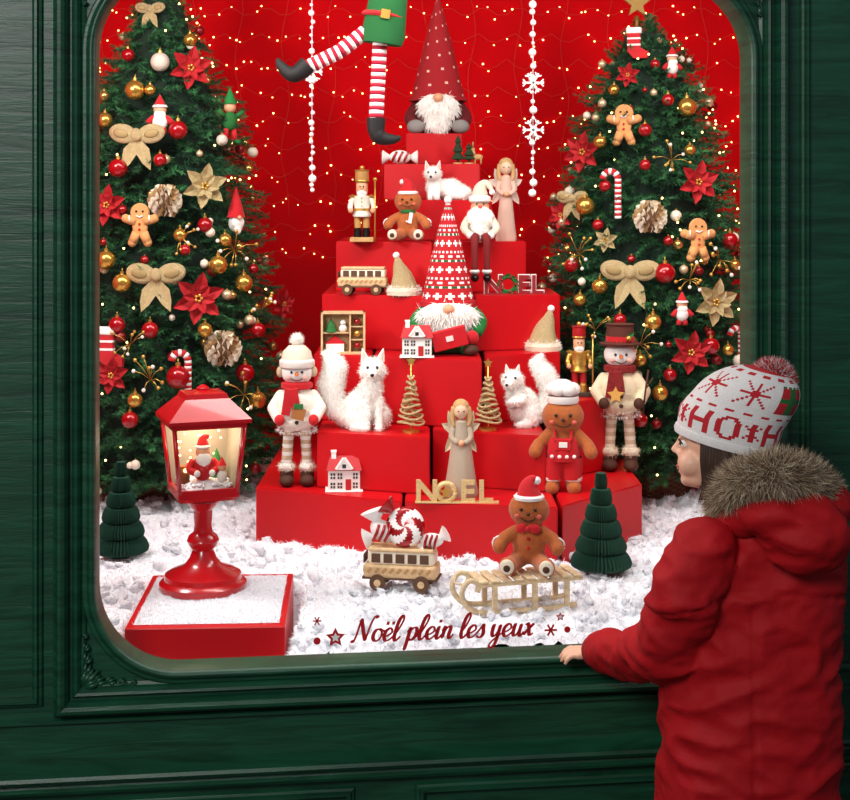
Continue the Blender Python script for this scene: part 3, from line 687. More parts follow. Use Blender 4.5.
# sled
b=B(); sw=M('#e0c89f',.6,var=.25,vs=60)
for s in (-1,1):
    pts=[(56,s*16,4),(40,s*16,2.5),(0,s*16,2.5),(-42,s*16,3),(-58,s*16,10),(-64,s*16,24),(-57,s*16,35),(-47,s*16,32),(-48,s*16,24)]
    b.tube(pts,2.8,sw,8,5)
    for x in (-30,12,46): b.box((x,s*16,17),(5,3.4,28),sw)
    b.box((8,s*16,30),(110,4,4),sw,bev=1)
for x in (-30,12,46): b.box((x,0,28.5),(5,30,3.5),sw)
for i in range(9): b.box((-42+12.3*i,0,33.5),(9,42,2.4),sw,bev=.8)
b.tube([(-60,-16,32),(-66,0,30),(-60,16,32)],1.2,M('#c8b597',.9),6,3)
sled=put(b,'wooden_sled',518,3.87,SNL,1,16)
put(gingerbread(True,'santa','bow'),'gingerbread_plush',529,3.90,SNL+35*3.87/F,.90,-8)
# pedestal
p=W(205,3.64,0); pw=.415
PT=-1.112; zt=EYE+PT
b=B(); b.box((0,.26,(zt+.36)/2),(pw,.52,zt-.36),RED,bev=.003)
ps=B(); n_=60; vv=[]; ff=[]
for j in range(n_+1):
    for i in range(n_+1):
        x=-.19+.38*i/n_; y=.03+.46*j/n_; e=min(i,j,n_-i,n_-j)/n_*8; q=Vector((x*22,y*22,5))
        vv.append((x,y,zt+.001+min(1,e)*(.006+.008*abs(noise.noise(q))+.005*noise.noise(q*2.4))))
for j in range(n_):
    for i in range(n_): a=j*(n_+1)+i; ff.append((a,a+1,a+n_+2,a+n_+1))
vv=np.array(vv); b.add(vv,ff,SN); fur(b,vv,ff,16000,.008,.0012,SN2,-.1,1.1)
ped=b.obj('red_pedestal',(p.x,p.y,0),3)
# lantern
b=B(); LR=M('#b80e17',.26,coat=.4)
b.lathe([(0,0),(44,0),(46,3),(46,8),(43,11),(41,12),(40,17),(33,21),(20,26),(14,34),(11,42),(15,47),(17,52),(15,57),(10,61),(9,68),(10,84),(16,90),(19,94),(14,97),(0,98)],LR,seg=40)
def prism(r1,z1,r2,z2,m,rot=45,n=4):
    b.lathe([(r1,z1),(r2,z2)],m,rot=(0,0,rot),seg=n,smooth=False)
q=1.414
prism(0,98,28*q,98,LR); prism(28*q,98,32*q,102,LR); prism(32*q,102,32*q,106,LR); prism(32*q,106,0,106,LR)
for sx in (-1,1):
    for sy in (-1,1): b.tube([(sx*29.5,sy*29.5,104),(sx*37,sy*37,180)],3.0,LR,4)
for a in range(4):
    g=B(); g.box((0,-37,178),(76,4,6),LR); g.box((0,-30,108),(60,4,6),LR); T=mat4((0,0,0),(0,0,90*a)); b.add(np.concatenate(g.v),g.f,LR,False,T)
prism(0,180,43*q,180,LR); prism(43*q,180,43*q,184,LR); prism(43*q,184,23*q,204,LR); prism(23*q,204,21*q,209,LR); prism(21*q,209,0,212,LR)
b.lathe([(6,0),(7,3),(3,6),(0,7)],LR,(0,0,210))
iv=M('#fff0d0',.6,emis=1.3); b.box((0,0,177),(66,66,2),iv); b.add([(-28,27,108),(28,27,108),(35,34,176),(-35,34,176)],[(0,1,2,3)],M('#8e8270',.6,emis=.10)); b.add([(28,-27,108),(28,28,108),(35,34,176),(34,-34,176)],[(0,1,2,3)],M('#8e8270',.6,emis=.10))  # inner top and panels given emission so the lantern interior looks lit
b.sph((0,0,106),(28,28,12),SN); 
for k in range(140): b.sph((random.uniform(-26,26),random.uniform(-27,25),112+random.random()*4),random.uniform(1,2.6),SN,seg=6,ring=4)
b.sph((-2,-8,130),(11,9,14),REDF); b.sph((-2,-9,147),(7.5,7,7.5),SKIN); beard(b,(-2,-14,146),17,20,260); b.tube([(-2,-9,152),(-1,-8,161),(5,-8,163)],[7.5,4.5,1.2],REDF,10,3); b.lathe([(7,0),(8.4,1.8),(7,3.6)],WHT,(-2,-9,151))
for s in (-1,1): b.tube([(-2+s*10,-8,138),(-2+s*15,-12,130),(-2+s*8,-18,126)],3.8,REDF,8,3); b.sph((-2+s*8,-19,126),3.6,WHT)
b.lathe([(10,0),(6,10),(8,10),(4,20),(5.5,20),(0,34)],GREEN,(16,8,114),seg=10); b.sph((17,-16,121),(5.5,4.5,7),M('#e8e2d6',.8)); b.sph((17,-16,131),4.6,SKIN); b.lathe([(5,0),(0,9)],REDF,(17,-16,133),seg=10)
b.box((-20,0,122),(10,12,20),M('#7d4a26',.7)); b.sph((-20,-8,128),2,WARM)
for k in range(22): b.sph((random.uniform(-26,26),18,random.uniform(120,170)),1.1,WARM,seg=6,ring=4)
lant=put(b,'snowing_lantern',203,3.98,PT+.006,.945,20)
ll=bpy.data.lights.new('lantern_fill','POINT'); ll.energy=.9; ll.color=(1,.88,.7); ll.shadow_soft_size=.03  # point light added to brighten the lantern interior
lo=bpy.data.objects.new('lantern_fill',ll); sc.collection.objects.link(lo); lo.location=W(203,3.98,PT)+Vector((0,0,.445)); lo.parent=lant; lo.matrix_parent_inverse=Matrix.LocRotScale(lant.location,lant.rotation_euler,lant.scale).inverted()
# ---------- trees
def sprig(n,L,nl,w):
    t=rng.random(n); a=rng.random(n)*2*np.pi
    base=np.stack([t*L,np.zeros(n),np.zeros(n)],1); D=np.stack([np.full(n,.75),np.cos(a),np.sin(a)*.8],1)+.15*rng.normal(size=(n,3)); D/=np.linalg.norm(D,axis=1,keepdims=True)
    S=np.cross(D,rng.normal(size=(n,3))); S/=np.linalg.norm(S,axis=1,keepdims=True); l=(nl*(.7+.5*rng.random((n,1))))*(1-.35*t[:,None])
    return np.stack([base-S*w,base+S*w,base+D*l],1).reshape(-1,3)
TG=[M('#215a30',.7),M('#3a7d46',.7),M('#18452a',.7)]
def tree(name,px,d,table,seed):
    r_=random.Random(seed); c=W(px,d,0)
    zs=[EYE-(py-200)/F*d for py,_ in table][::-1]; rs=[r/F*d for _,r in table][::-1]
    R=lambda z: float(np.interp(z,zs,rs))
    z0,z1=zs[0],zs[-1]; b=B()
    floor=EYE-1.15
    b.tube([(0,0,floor+.03-EYE),(0,0,z1-EYE-.1)],[.035,.008],DBRN,8)
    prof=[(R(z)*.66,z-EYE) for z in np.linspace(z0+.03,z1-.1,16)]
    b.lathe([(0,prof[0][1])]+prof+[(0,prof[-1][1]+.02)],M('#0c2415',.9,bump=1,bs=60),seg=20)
    sp=[sprig(70,.13,.027,.0019) for _ in range(8)]; groups={0:[],1:[],2:[]}
    N=3000
    for i in range(N):
        while True:
            z=r_.uniform(z0,z1)
            if r_.random()<(R(z)+.04)/(max(rs)+.04): break
        th=r_.random()*2*math.pi; inner=r_.random()<.3
        if math.sin(th)>.4 and r_.random()<.6: th=-th
        rr=R(z)*(.93+.10*math.sin(z*38+3*math.sin(th*3))); L=min(.13,max(.05,rr*.5)); rb=max(0,rr*(r_.uniform(.6,.85) if inner else r_.uniform(.85,1.0))-L*.72)
        up=r_.uniform(-.45,.35)+ (.8 if z>z1-.2 else 0); aa=th+r_.uniform(-.9,.9)
        D=Vector((math.cos(aa),math.sin(aa),up)).normalized(); u=D.cross(Vector((0,0,1))).normalized(); w=D.cross(u)
        Mx=np.array([D*(L/.13),u,w]); v=sp[i%8]@Mx+np.array([rb*math.cos(th),rb*math.sin(th),z-EYE-up*.05]); groups[0 if i%3 else (1 if i%2 else 2)].append(v)
    for k,g in groups.items():
        v=np.concatenate(g); b.add(v,np.arange(len(v)).reshape(-1,3),TG[k],False)
    for i in range(80):
        z=r_.uniform(z0,z1-.05); th=-r_.random()*math.pi; rr=R(z)*.95; b.sph((rr*math.cos(th),rr*math.sin(th),z-EYE),.0040,WARM,seg=6,ring=4)
    ob=b.obj(name,(c.x,c.y,EYE))
    def loc(qx,qy,k=1.0):
        dd=d
        for _ in range(12):
            p=WP(qx,qy,dd); rr=R(p.z)*k; dx=p.x-c.x; dd=.5*dd+.5*(d-math.sqrt(max(0,rr*rr-dx*dx)))
        p=WP(qx,qy,dd); ang=math.degrees(math.atan2(p.x-c.x,max(.05,c.y-p.y)))*.6
        return p,ang,dd
    # cluster of small baubles scattered through the branches (one object)
    q=B()
    for i in range(150):
        z=r_.uniform(z0+.02,z1-.12); 
        if r_.random()>(R(z)+.1)/(max(rs)+.1): continue
        th=r_.random()*2*math.pi; rr=R(z)*r_.uniform(.88,1.0); s_=r_.uniform(.010,.021)
        m_=r_.choice([M('#c9a45c',.25,.8),M('#9c0d14',.22,.3,coat=.5),M('#e3c9a0',.3,.5),M('#7d0a10',.3,.2),M('#efe2cc',.5)])
        q.sph((rr*math.cos(th),rr*math.sin(th),z-EYE),s_,m_,seg=12,ring=8); q.lathe([(.15*s_,0),(.15*s_,.3*s_),(0,.3*s_)],GOLD,(rr*math.cos(th),rr*math.sin(th),z-EYE+s_*.98),seg=6)
    q.obj('small_baubles',(c.x,c.y,EYE),0,1,ob)
    return ob,loc,R,c
tabL=[(-38,4),(0,28),(50,50),(100,80),(150,92),(200,98),(300,118),(400,130),(450,130),(474,116)]
tabR=[(10,4),(30,24),(60,46),(100,66),(200,94),(300,108),(380,112),(440,108),(468,96)]
treeL,locL,RL,cL=tree('christmas_tree',162,5.45,tabL,1); treeR,locR,RR_,cR=tree('christmas_tree',646,5.47,tabR,2)
def orn(kind,b):
    if kind=='bow':
        for s in (-1,1):
            b.sph((s*13,0,4),(13,4,9),GLIT,(0,-s*12,0)); b.sph((s*14,-3.6,4),(7,1.5,4),M('#a88f60',.7,.4),(0,-s*12,0))
            b.leaf(34,13,GLIT,mat4((0,-1,2),(0,180-s*22,0)),.1)
        b.sph((0,-3,3),(5,4,6),GLIT)
    elif kind in('poin','gpoin'):
        m=M('#b3121b',.8,bump=.3) if kind=='poin' else GLIT
        for i in range(6): b.leaf(22,12,m,mat4((0,0,0),(12,i*60+10,0)),.2)
        for i in range(6): b.leaf(14,8,m,mat4((0,-2.5,0),(22,i*60+40,0)),.2)
        for i in range(5): b.sph((2.4*math.cos(i*1.26),-4.5,2.4*math.sin(i*1.26)),1.4,GOLD,seg=7,ring=5)
    elif kind in('gold','red','white'):
        m={'gold':M('#d9a84e',.25,.8),'red':REDM,'white':M('#e9dccb',.5,.2,bump=1,bs=300)}[kind]
        b.sph((0,0,0),9.5,m,seg=18,ring=12); b.lathe([(2,0),(2,2.5),(0,3)],GOLD,(0,0,9),seg=8); b.tube([(0,0,11),(0,1,15)],.5,GOLD,5)
    elif kind=='cone':
        for k in range(7):
            rr=12*math.sin(math.pi*(k+.7)/7.6)
            for i in range(9): a=i*.698+k*.35; b.leaf(7.5,8,M('#eee0c8',.6,.1) if (i+k)%3 else M('#b08d60',.7),mat4((rr*.75*math.cos(a),rr*.75*math.sin(a),12-k*3.6),(0,60,math.degrees(a))),.2)
        b.sph((0,0,0),(7.5,7.5,11),M('#5a3f28',.8))
    elif kind=='ginger':
        m=M('#d89a5e',.85,bump=.3)
        b.lathe([(0,-2),(8,-2),(9,0),(8,2),(0,2)],m,(0,0,11),(90,0,0),18); b.sph((0,0,-2),(7,2.6,9),m)
        for s in (-1,1): b.tube([(s*4,0,3),(s*13,0,6)],[4,4],m,10); b.sph((s*13,0,6),4,m); b.tube([(s*3,0,-7),(s*7,0,-16)],[4.4,4],m,10); b.sph((s*7,0,-16),4,m); b.sph((s*3,-2.4,12.5),1,BLK,seg=6,ring=4); b.tube([(s*9,-3.6,3),(s*9,-3.6,9)],.7,WHT,5)
        b.tube([(-3,-2.6,8.5),(0,-2.8,7),(3,-2.6,8.5)],.7,WHT,5); 
        for z in (1,-4): b.sph((0,-3,z),1.2,REDF,seg=6,ring=4)
    elif kind=='gnome':
        b.sph((0,0,-8),(7,5,8),M('#d7d2cb',.9)); b.lathe([(8,0),(5,12),(0.5,26)],REDF,(0,0,-3),seg=12); beard(b,(0,-4,-2),12,16,150); b.sph((0,-7,-3),2,SKIN)
    elif kind=='santa':
        b.sph((0,0,-7),(8,6,9),WHT); b.sph((0,0,4),(6.5,6,6.5),SKIN); beard(b,(0,-4,3),12,12,150); b.lathe([(6.5,0),(4,6),(0,13)],REDF,(0,0,7),seg=12); b.lathe([(6.5,-1),(8,0),(6.5,2)],WHT,(0,0,7),seg=12)
        for s in (-1,1): b.tube([(s*6,0,-3),(s*12,-2,-9)],3,REDF,8); b.tube([(s*3,0,-14),(s*4,0,-20)],3,REDF,8)
    elif kind=='stock':
        b.poly([(-7,14),(7,14),(7,-4),(16,-9),(15,-16),(0,-16),(-7,-8)],6,M('#c9252c',.9)); b.box((0,0,15),(17,8,7),FURW,bev=1.5)
        for z in (6,-1): b.box((0,0,z),(14.6,6.6,2),FURW)
    elif kind=='cane':
        n=22; 
        def P(t): 
            return (0,0,-26+36*t/.68) if t<.68 else (-7+7*math.cos((t-.68)/.32*math.pi),0,10+7*math.sin((t-.68)/.32*math.pi))
        for i in range(n): b.tube([P(i/n),P((i+1)/n)],3.1,REDF if i%2 else WHT,8)
    elif kind=='elf':
        b.sph((0,0,-6),(8,6,10),GREEN); b.sph((0,0,8),(6,6,6),SKIN); b.lathe([(7,0),(4,8),(0,17)],M('#1c7a35',.9),(0,0,11),seg=12)
        for s in (-1,1): b.tube([(s*6,0,-2),(s*14,-2,4)],2.6,GREEN,8); b.tube([(s*4,0,-14),(s*6,0,-26)],2.6,REDF,8); b.sph((s*7,-2,-27),(4,5,3),GREEN)
    elif kind=='berry':
        for i in range(9):
            a=random.random()*6.28; l=random.uniform(8,20); e=(l*math.cos(a),-4,l*math.sin(a)*.9+3); b.tube([(0,2,0),(e[0]*.5,-3,e[2]*.5+2),e],.35,GOLD,4); b.sph(e,1.8,GOLD if i%3 else M('#f5eee0',.4),seg=7,ring=5)
names={'bow':'ribbon_bow','poin':'poinsettia','gpoin':'golden_poinsettia','gold':'bauble','red':'bauble','white':'bauble','cone':'pine_cone','ginger':'gingerbread_ornament','gnome':'gnome_ornament','santa':'santa_ornament','stock':'stocking_ornament','cane':'candy_cane','elf':'elf_ornament','berry':'berry_spray'}
def hang(tr,loc,L):
    for kind,px,py,s in L:
        p,ang,dd=loc(px,py); b=B(); orn(kind,b); b.obj(names[kind],p,ang,s*dd/F,tr)
Lo=[('bow',137,138,1.1),('bow',156,278,1.15),('bow',150,10,.6),('poin',190,68,1.05),('poin',198,298,1.25),('poin',108,205,1),('poin',282,304,.75),('poin',112,375,.9),('gpoin',204,186,1.1),('gold',135,90,1.05),('gold',122,283,1),('gold',244,283,.95),('gold',106,260,1),('gold',218,265,1),
 ('red',178,130,1),('red',118,168,1),('red',117,325,.9),('red',178,377,1.25),('red',245,373,1),('red',258,330,.8),('white',222,140,.6),('cone',165,204,1.15),('cone',223,352,1.25),('ginger',140,225,1.1),('santa',160,114,1),('gnome',236,214,1.15),('elf',230,115,1),('cane',188,372,1.15),('stock',106,348,1.15),
 ('white',160,62,1.0),('gold',190,40,.7),('red',128,55,.7),('gold',150,90,.6),('red',205,225,.8),('gold',180,235,.7),('red',150,330,.9),('gold',205,330,.8),('gold',258,400,.9),('red',130,420,.9),('gold',180,425,1),('red',225,420,.8),('gold',105,120,.8),('red',160,160,.7),('gold',225,240,.7),('red',185,250,.6),('gold',135,400,.8),
 ('berry',235,250,1.2),('berry',262,310,1.1),('berry',180,240,1),('berry',150,380,1.2),('berry',245,395,1.2),('berry',130,345,1)]
Ro=[('bow',630,275,1.15),('bow',572,200,.7),('poin',584,152,1),('poin',697,182,1.05),('poin',562,215,.7),('poin',690,352,1.05),('poin',628,75,.6),('gpoin',714,302,1.15),('gpoin',606,240,.6),('ginger',624,125,1.05),('ginger',698,240,1.1),('stock',634,44,.9),('santa',672,62,.8),('cane',618,190,1.1),('cane',741,345,1),('santa',682,308,.85),
 ('cone',650,220,1.15),('gold',687,107,1),('gold',585,206,1),('gold',600,286,.85),('gold',653,322,.9),('gold',660,393,.85),('gold',735,265,.6),('gold',690,150,.6),('red',605,186,.65),('red',645,130,.7),('red',665,273,1.1),('red',711,346,.9),('red',668,100,.65),('red',730,240,.8),('red',620,320,.7),('gold',600,142,.7),('red',572,265,.8),('gold',728,350,.6),('red',645,165,.6),
 ('gold',640,360,.7),('red',670,375,.7),('gold',614,90,.6),('red',598,225,.6),('gold',580,300,.7),('red',655,64,.5),('gold',690,405,.7),('red',640,420,.8),('berry',578,255,1.1),('berry',672,160,1),('berry',640,345,1.1),('berry',720,260,1.2),('berry',690,280,1.1),('berry',595,330,1)]
hang(treeL,locL,Lo); hang(treeR,locR,Ro)
SG=M('#8f6c2c',.5,.4)
b=B(); b.poly(star_pts(5,14,6),4,SG); b.tube([(0,0,-12),(0,0,-28)],2,SG); p=WP(637,4,5.45); b.obj('star_topper',p,0,5.45/F,treeR)
b=B(); b.poly(star_pts(5,14,6),4,SG); b.tube([(0,0,-12),(0,0,-28)],2,SG); b.obj('star_topper',WP(162,-52,5.45),0,5.45/F,treeL)
for c in (cL,cR):
    b=B(); m=M('#6b4524',.8,var=.4,vs=60); nr=14
    b.lathe([(.17+.05*k/nr+(.004 if k%2 else -.003),.14*k/nr) for k in range(nr+1)],m,seg=48,pat=lambda i,j:DBRN if (i+j)%2 else None)
    b.lathe([(.21,.13),(.23,.14),(.23,.155),(.21,.16),(.2,.14)],m,seg=40); b.lathe([(0,.12),(.21,.125)],SN,seg=20)
    b.obj('wicker_basket',(c.x,c.y,EYE-1.135))

# ---------- back wall fairy lights
b=B(); wire=M('#c8402c',.6); yb=YB-.02
for i in range(15):
    x=-1.45+2.9*i/14; pts=[(x+.02*math.sin(k*1.7+i),yb,2.9-k*.13) for k in range(11)]; b.tube(pts,.0009,wire,4,2)
for r in range(12):
    z=2.78-r*.12; pts=[]
    for k in range(73):
        x=-1.45+2.9*k/72; pts.append((x,yb,z-.05*abs(math.sin(k*math.pi/4+r*.6))))
    b.tube(pts,.0008,wire,4)
    for k in range(0,73):
        if random.random()<.62: p=pts[k]; b.sph((p[0]+random.uniform(-.02,.02),p[1],p[2]+random.uniform(-.02,.02)),random.uniform(.0022,.0042),WARM,seg=6,ring=4)
b.obj('fairy_lights')
def garland(px,d,ybot,flakes):
    b=B(); zt=2.95; p=W(px,d,0); zb=WP(px,ybot,d).z
    b.tube([(0,0,zb),(0,0,zt)],.0015,WHT,5); z=zb; r_=random.Random(px)
    while z<zt-.02:
        r=r_.choice([.006,.008,.011,.014]); b.sph((r_.uniform(-.004,.004),0,z),r,FURW,seg=9,ring=6); z+=r*2+r_.uniform(.002,.02)
    for fy in flakes:
        zz=WP(px,fy,d).z
        for a in (0,60,120):
            b.box((0,-.012,zz),(.075,.004,.007),FURW,(0,a,0))
            for s in (-1,1):
                for q in (-1,1):
                    g=B(); g.box((s*.03,-.012,q*.006),(.018,.004,.004),FURW,(0,-s*q*45,0)); T=mat4((0,0,zz),(0,a,0)); b.add(np.concatenate(g.v),g.f,FURW,False,T)
    b.obj('snowflake_garland',(p.x,p.y,0))
garland(312,4.95,190,[72]); garland(533,4.95,193,[83,130])
# elf hanging
b=B(); dE=4.7; el=lambda x,y,z=0:(x-383,z,-(y-0))
def eleg(pts,m1,m2,r):
    L=[Vector(p) for p in pts]; seg=[]; 
    for a,c in zip(L[:-1],L[1:]):
        n=max(1,int((c-a).length/3.6))
        for i in range(n): seg.append((a.lerp(c,i/n),a.lerp(c,(i+1)/n)))
    for i,(a,c) in enumerate(seg): b.tube([a,c],r,m1 if i%2 else m2,12)
ec=M('#17602c',.9,bump=.5,bs=400); LW=M('#f6f1ea',.9); ER=M('#b01232',.9)
eleg([el(365,32),el(340,52,-4),el(304,70,-6)],ER,LW,7.5); eleg([el(380,42),el(378,80,2),el(376,122,0)],ER,LW,7.5)
b.lathe([(0,-8),(20,-8),(22,0),(19,40),(15,70),(8,78)],ec,el(383,36),sc=(1,.75,1),rot=(0,8,0),seg=22); b.lathe([(20,0),(22.5,2),(20,5)],REDF,el(383,18),sc=(1,.78,1),rot=(0,8,0),seg=22)
b.box(el(386,16,-17),(9,2,9),GOLD,(0,10,0))
def boot(p,rot):
    g=B(); g.lathe([(8.5,-2),(9.5,8),(9.5,12)],BLK,seg=14); g.tube([(0,0,0),(-3,0,-6),(-10,0,-9),(-19,0,-9),(-25,0,-7)],[8.5,8.5,6.5,4.5,1.5],BLK,12,4); T=mat4(p,rot)
    b.add(np.concatenate(g.v),g.f,M('#14100f',.7),True,T)
boot(el(300,73,-6),(0,48,0)); boot(el(376,130),(0,0,180))
b.sph(el(392,-58),(20,18,19),SKIN); b.lathe([(21,0),(14,22),(3,60)],ec,el(392,-68),seg=16); face(b,el(392,-58),18,18,2); b.lathe([(20,-3),(23,0),(20,5)],REDF,el(392,-66),seg=18)
for s in (-1,1): b.tube([el(390+s*12,-32),el(390+s*24,-40,-6),el(390+s*30,-56,-10)],[7,6,5],ec,10,3); b.sph(el(390+s*30,-61,-10),6,LW); b.leaf(14,8,SKIN,mat4(el(392+s*17,-58),(0,s*80,0)))
ez=2.95-(EYE+200/F*dE); b.tube([el(392,-120),(9,0,ez*F/dE)],1,GOLD,5)
b.obj('elf_plush',(W(383,dE,0).x,dE+CY,EYE+200/F*dE),0,dE/F)

# ---------- child
ch=bpy.data.objects.new('child',None); sc.collection.objects.link(ch); D0=3.15; cb=WP(748,700,D0); ch.location=(cb.x,cb.y,0)
JR=M('#a80a14',.7,bump=.25,bs=90,var=.10,vs=8,name='jacket_red',spec=.25)
def q4(px,py,d,r): p=WP(px,py,d); return (p.x,p.y,p.z,r)
g=B()
rings=[(512,758,26,.06),(522,758,48,.085),(537,756,70,.115),(558,755,84,.13),(600,752,85,.14),(660,750,84,.142),(730,749,86,.145),(800,749,88,.15),(850,749,90,.152),(856,749,84,.14)]
v=[];f=[];sg=40
for py,cx,rx,ry in rings:
    c=WP(cx,py,D0); r=rx/F*D0
    for j in range(sg):
        a=2*math.pi*j/sg; ca,sa=math.cos(a),math.sin(a)
        v.append((c.x+r*math.copysign(abs(ca)**.85,ca),c.y+ry*math.copysign(abs(sa)**.85,sa),c.z))
for i in range(len(rings)-1):
    for j in range(sg): k=(j+1)%sg; f.append((i*sg+k,i*sg+j,(i+1)*sg+j,(i+1)*sg+k))
f.append(tuple(range(sg))); f.append(tuple((len(rings)-1)*sg+j for j in range(sg))[::-1]); g.add(v,f,WHT)
g.chain([q4(704,550,3.05,.068),q4(684,595,3.03,.072),q4(670,646,3.10,.070)]); g.chain([q4(670,646,3.10,.070),q4(640,656,3.25,.057),q4(604,651,3.42,.042)])
g.chain([q4(810,552,3.14,.066),q4(808,600,3.14,.060),q4(804,680,3.2,.058),q4(780,700,3.36,.05),q4(768,690,3.44,.04)])
g.chain([q4(728,522,3.14,.036),q4(742,514,3.06,.04),q4(775,508,3.0,.045),q4(812,514,3.05,.05)])
V,Fs=remesh(g,.008,5); Nn=vnorm(V,Fs)
def folds(V,Nn,amp=1):
    d=np.empty(len(V))
    for i,p in enumerate(V):
        a=noise.noise(Vector((p[0]*8+p[2]*3,p[1]*8,p[2]*15))); c2=noise.noise(Vector((p[0]*19+5,p[1]*19,p[2]*32)))
        d[i]=amp*(.010*(1-abs(a)*2.6)+.004*(1-2*abs(c2)))
    return V+Nn*d[:,None]
V=folds(V,Nn)
cxs=WP(752,600,D0).x; zy=WP(752,590,D0).z
for i,p in enumerate(V):
    if p[1]<cb.y-.05:
        s1=math.exp(-((p[0]-cxs+.03)/.004)**2); s2=math.exp(-((p[2]-zy-.03*math.cos((p[0]-cxs)*8))/.004)**2)
        V[i]-=Nn[i]*.006*max(s1 if p[2]<zy else 0,s2)
b=B(); b.add(V,Fs,JR); b.obj('jacket',parent=ch)
# hood (lies on the back)
g=B(); hc=WP(803,532,2.99); g.sph(hc,(.098,.075,.082),WHT,(0,24,0)); hc=WP(780,515,3.0); g.sph(hc,(.09,.075,.05),WHT,(0,14,0)); hc=WP(824,506,3.08); g.sph(hc,(.05,.07,.055),WHT)
V,Fs=remesh(g,.007,4); V=folds(V,vnorm(V,Fs),.9); b=B(); b.add(V,Fs,JR); b.obj('hood',parent=ch)
b=B(); b.tube([WP(608,651,3.405),WP(600,651,3.435),WP(594,652,3.455)],[.045,.043,.039],M('#8e0d14',.8,bump=.8,bs=200),18,3); b.obj('cuff',parent=ch)
# fur trim
g=B(); g.chain([q4(722,514,3.14,.020),q4(724,498,3.08,.026),q4(743,482,3.0,.033),q4(772,474,2.965,.036),q4(800,478,3.0,.036),q4(820,492,3.08,.032),q4(822,506,3.18,.028)])
V,Fs=remesh(g,.008,3); b=B(); b.add(V,Fs,M('#7a6248',.95)); fur(b,V,Fs,26000,.034,.0010,[M('#8f765a',.95),M('#b79f82',.95),M('#5a4432',.95),M('#d8c6ac',.95)],.15,.55); b.obj('fur_trim',parent=ch)
# legs + boots
g=B(); hx=cb.x; 
for s in (-1,1): g.chain([(hx+s*.085,cb.y,.42,.085),(hx+s*.09,cb.y+.0,.30,.066),(hx+s*.09,cb.y-.01,.12,.05),(hx+s*.09,cb.y-.01,.08,.048)])
g.sph((hx,cb.y,.42),(.15,.11,.08),WHT); V,Fs=remesh(g,.011,3); b=B(); b.add(V,Fs,M('#1b2233',.85,bump=.3,bs=200)); b.obj('trousers',parent=ch)
b=B()
for s in (-1,1):
    g=B(); g.chain([(hx+s*.09,cb.y-.01,.13,.055),(hx+s*.09,cb.y-.01,.05,.05),(hx+s*.09-.02,cb.y+.09,.045,.042)]); g.box((hx+s*.09-.01,cb.y+.035,.012),(.1,.22,.024),WHT); V,Fs=remesh(g,.008,2); b.add(V,Fs,DBRN)
b.obj('boots',parent=ch)
# head
SK=M('#edb798',.48,var=.05,vs=30,name='skin'); HC=WP(717,446,3.15); YAW=68
Rm=np.array(Matrix.Translation(HC)@Matrix.Rotation(math.radians(YAW),4,'Z')@Matrix.Rotation(math.radians(4),4,'X'))
g=B(); g.sph((0,-.012,.02),(.076,.092,.085),WHT); g.sph((0,.026,-.036),(.062,.060,.064),WHT); g.sph((0,.047,.032),(.058,.042,.045),WHT); g.sph((0,.058,-.084),(.022,.019,.016),WHT)
for s in (-1,1): g.sph((s*.036,.046,-.040),(.032,.032,.031),WHT); g.sph((s*.03,.068,.020),(.022,.013,.009),WHT); g.sph((s*.028,.036,-.072),(.026,.032,.022),WHT); g.sph((s*.077,-.005,-.01),(.008,.016,.026),WHT)
g.chain([(0,.080,.010,.0075),(0,.086,-.006,.0075),(0,.094,-.020,.0088)]); 
for s in (-1,1): g.sph((s*.008,.086,-.024),(.0065,.008,.0055),WHT)
g.sph((0,.072,-.046),(.026,.014,.014),WHT); g.sph((0,.070,-.064),(.020,.013,.011),WHT)
g.chain([(0,-.02,-.06,.05),(0,-.03,-.13,.045)])
V,Fs=remesh(g,.0035,4); b=B(); b.add(V,Fs,SK,True,Rm)
def H(x,y,z): q=Rm@np.array([x,y,z,1]); return q[:3]
for s in (-1,1):
    b.sph(H(s*.034,.0665,.002),(.0108,.0108,.0095),M('#efeae6',.25)); b.sph(H(s*.0365,.0722,.002),.0060,M('#33200f',.2)); b.sph(H(s*.038,.0752,.002),.0032,BLK)
    b.tube([H(s*.020,.0775,.002),H(s*.034,.0795,.0095),H(s*.047,.069,.003)],[.0012,.0028,.0014],M('#2c1a12',.7),6,4)
    b.tube([H(s*.021,.0765,-.003),H(s*.034,.0775,-.0075),H(s*.046,.069,-.002)],[.0010,.0022,.0010],SK,6,4)
    b.tube([H(s*.016,.086,.023),H(s*.032,.083,.028),H(s*.050,.069,.021)],[.0016,.0026,.001],M('#5a3a28',.8),6,4)
LP=M('#c96a5e',.5)
b.tube([H(-.028,.068,-.046),H(-.014,.0825,-.054),H(0,.0862,-.056),H(.014,.0825,-.054),H(.028,.068,-.046)],[.0008,.0019,.0024,.0019,.0008],LP,8,4)
b.tube([H(-.026,.069,-.049),H(-.013,.0805,-.0595),H(0,.0838,-.062),H(.013,.0805,-.0595),H(.026,.069,-.049)],[.0008,.0022,.003,.0022,.0008],LP,8,4)
b.obj('head',parent=ch)
# hair
HR=[M('#2a1a12',.45),M('#3b261a',.45),M('#4a3020',.45)]; b=B()
for k in range(900):
    s=random.choice((-1,1)); a=random.uniform(.0,1.0)
    y=.022-.115*a+random.uniform(-.006,.006); x=s*.082*math.sqrt(max(0.02,1-((y+.012)/.1)**2))
    z=.02; L=random.uniform(.09,.14); w=random.uniform(-.006,.006)
    P=[H(x,y,z+.02),H(x*1.05,y-.006+w,z-.04),H(x*1.02+w*.6,y-.012-.01*a+w,z-.09),H(x*.93+w,y-.004+w,z-L)]
    b.tube(P,[.0022,.0028,.0024,.0008],HR[k%3],5,3)
b.obj('hair',parent=ch)
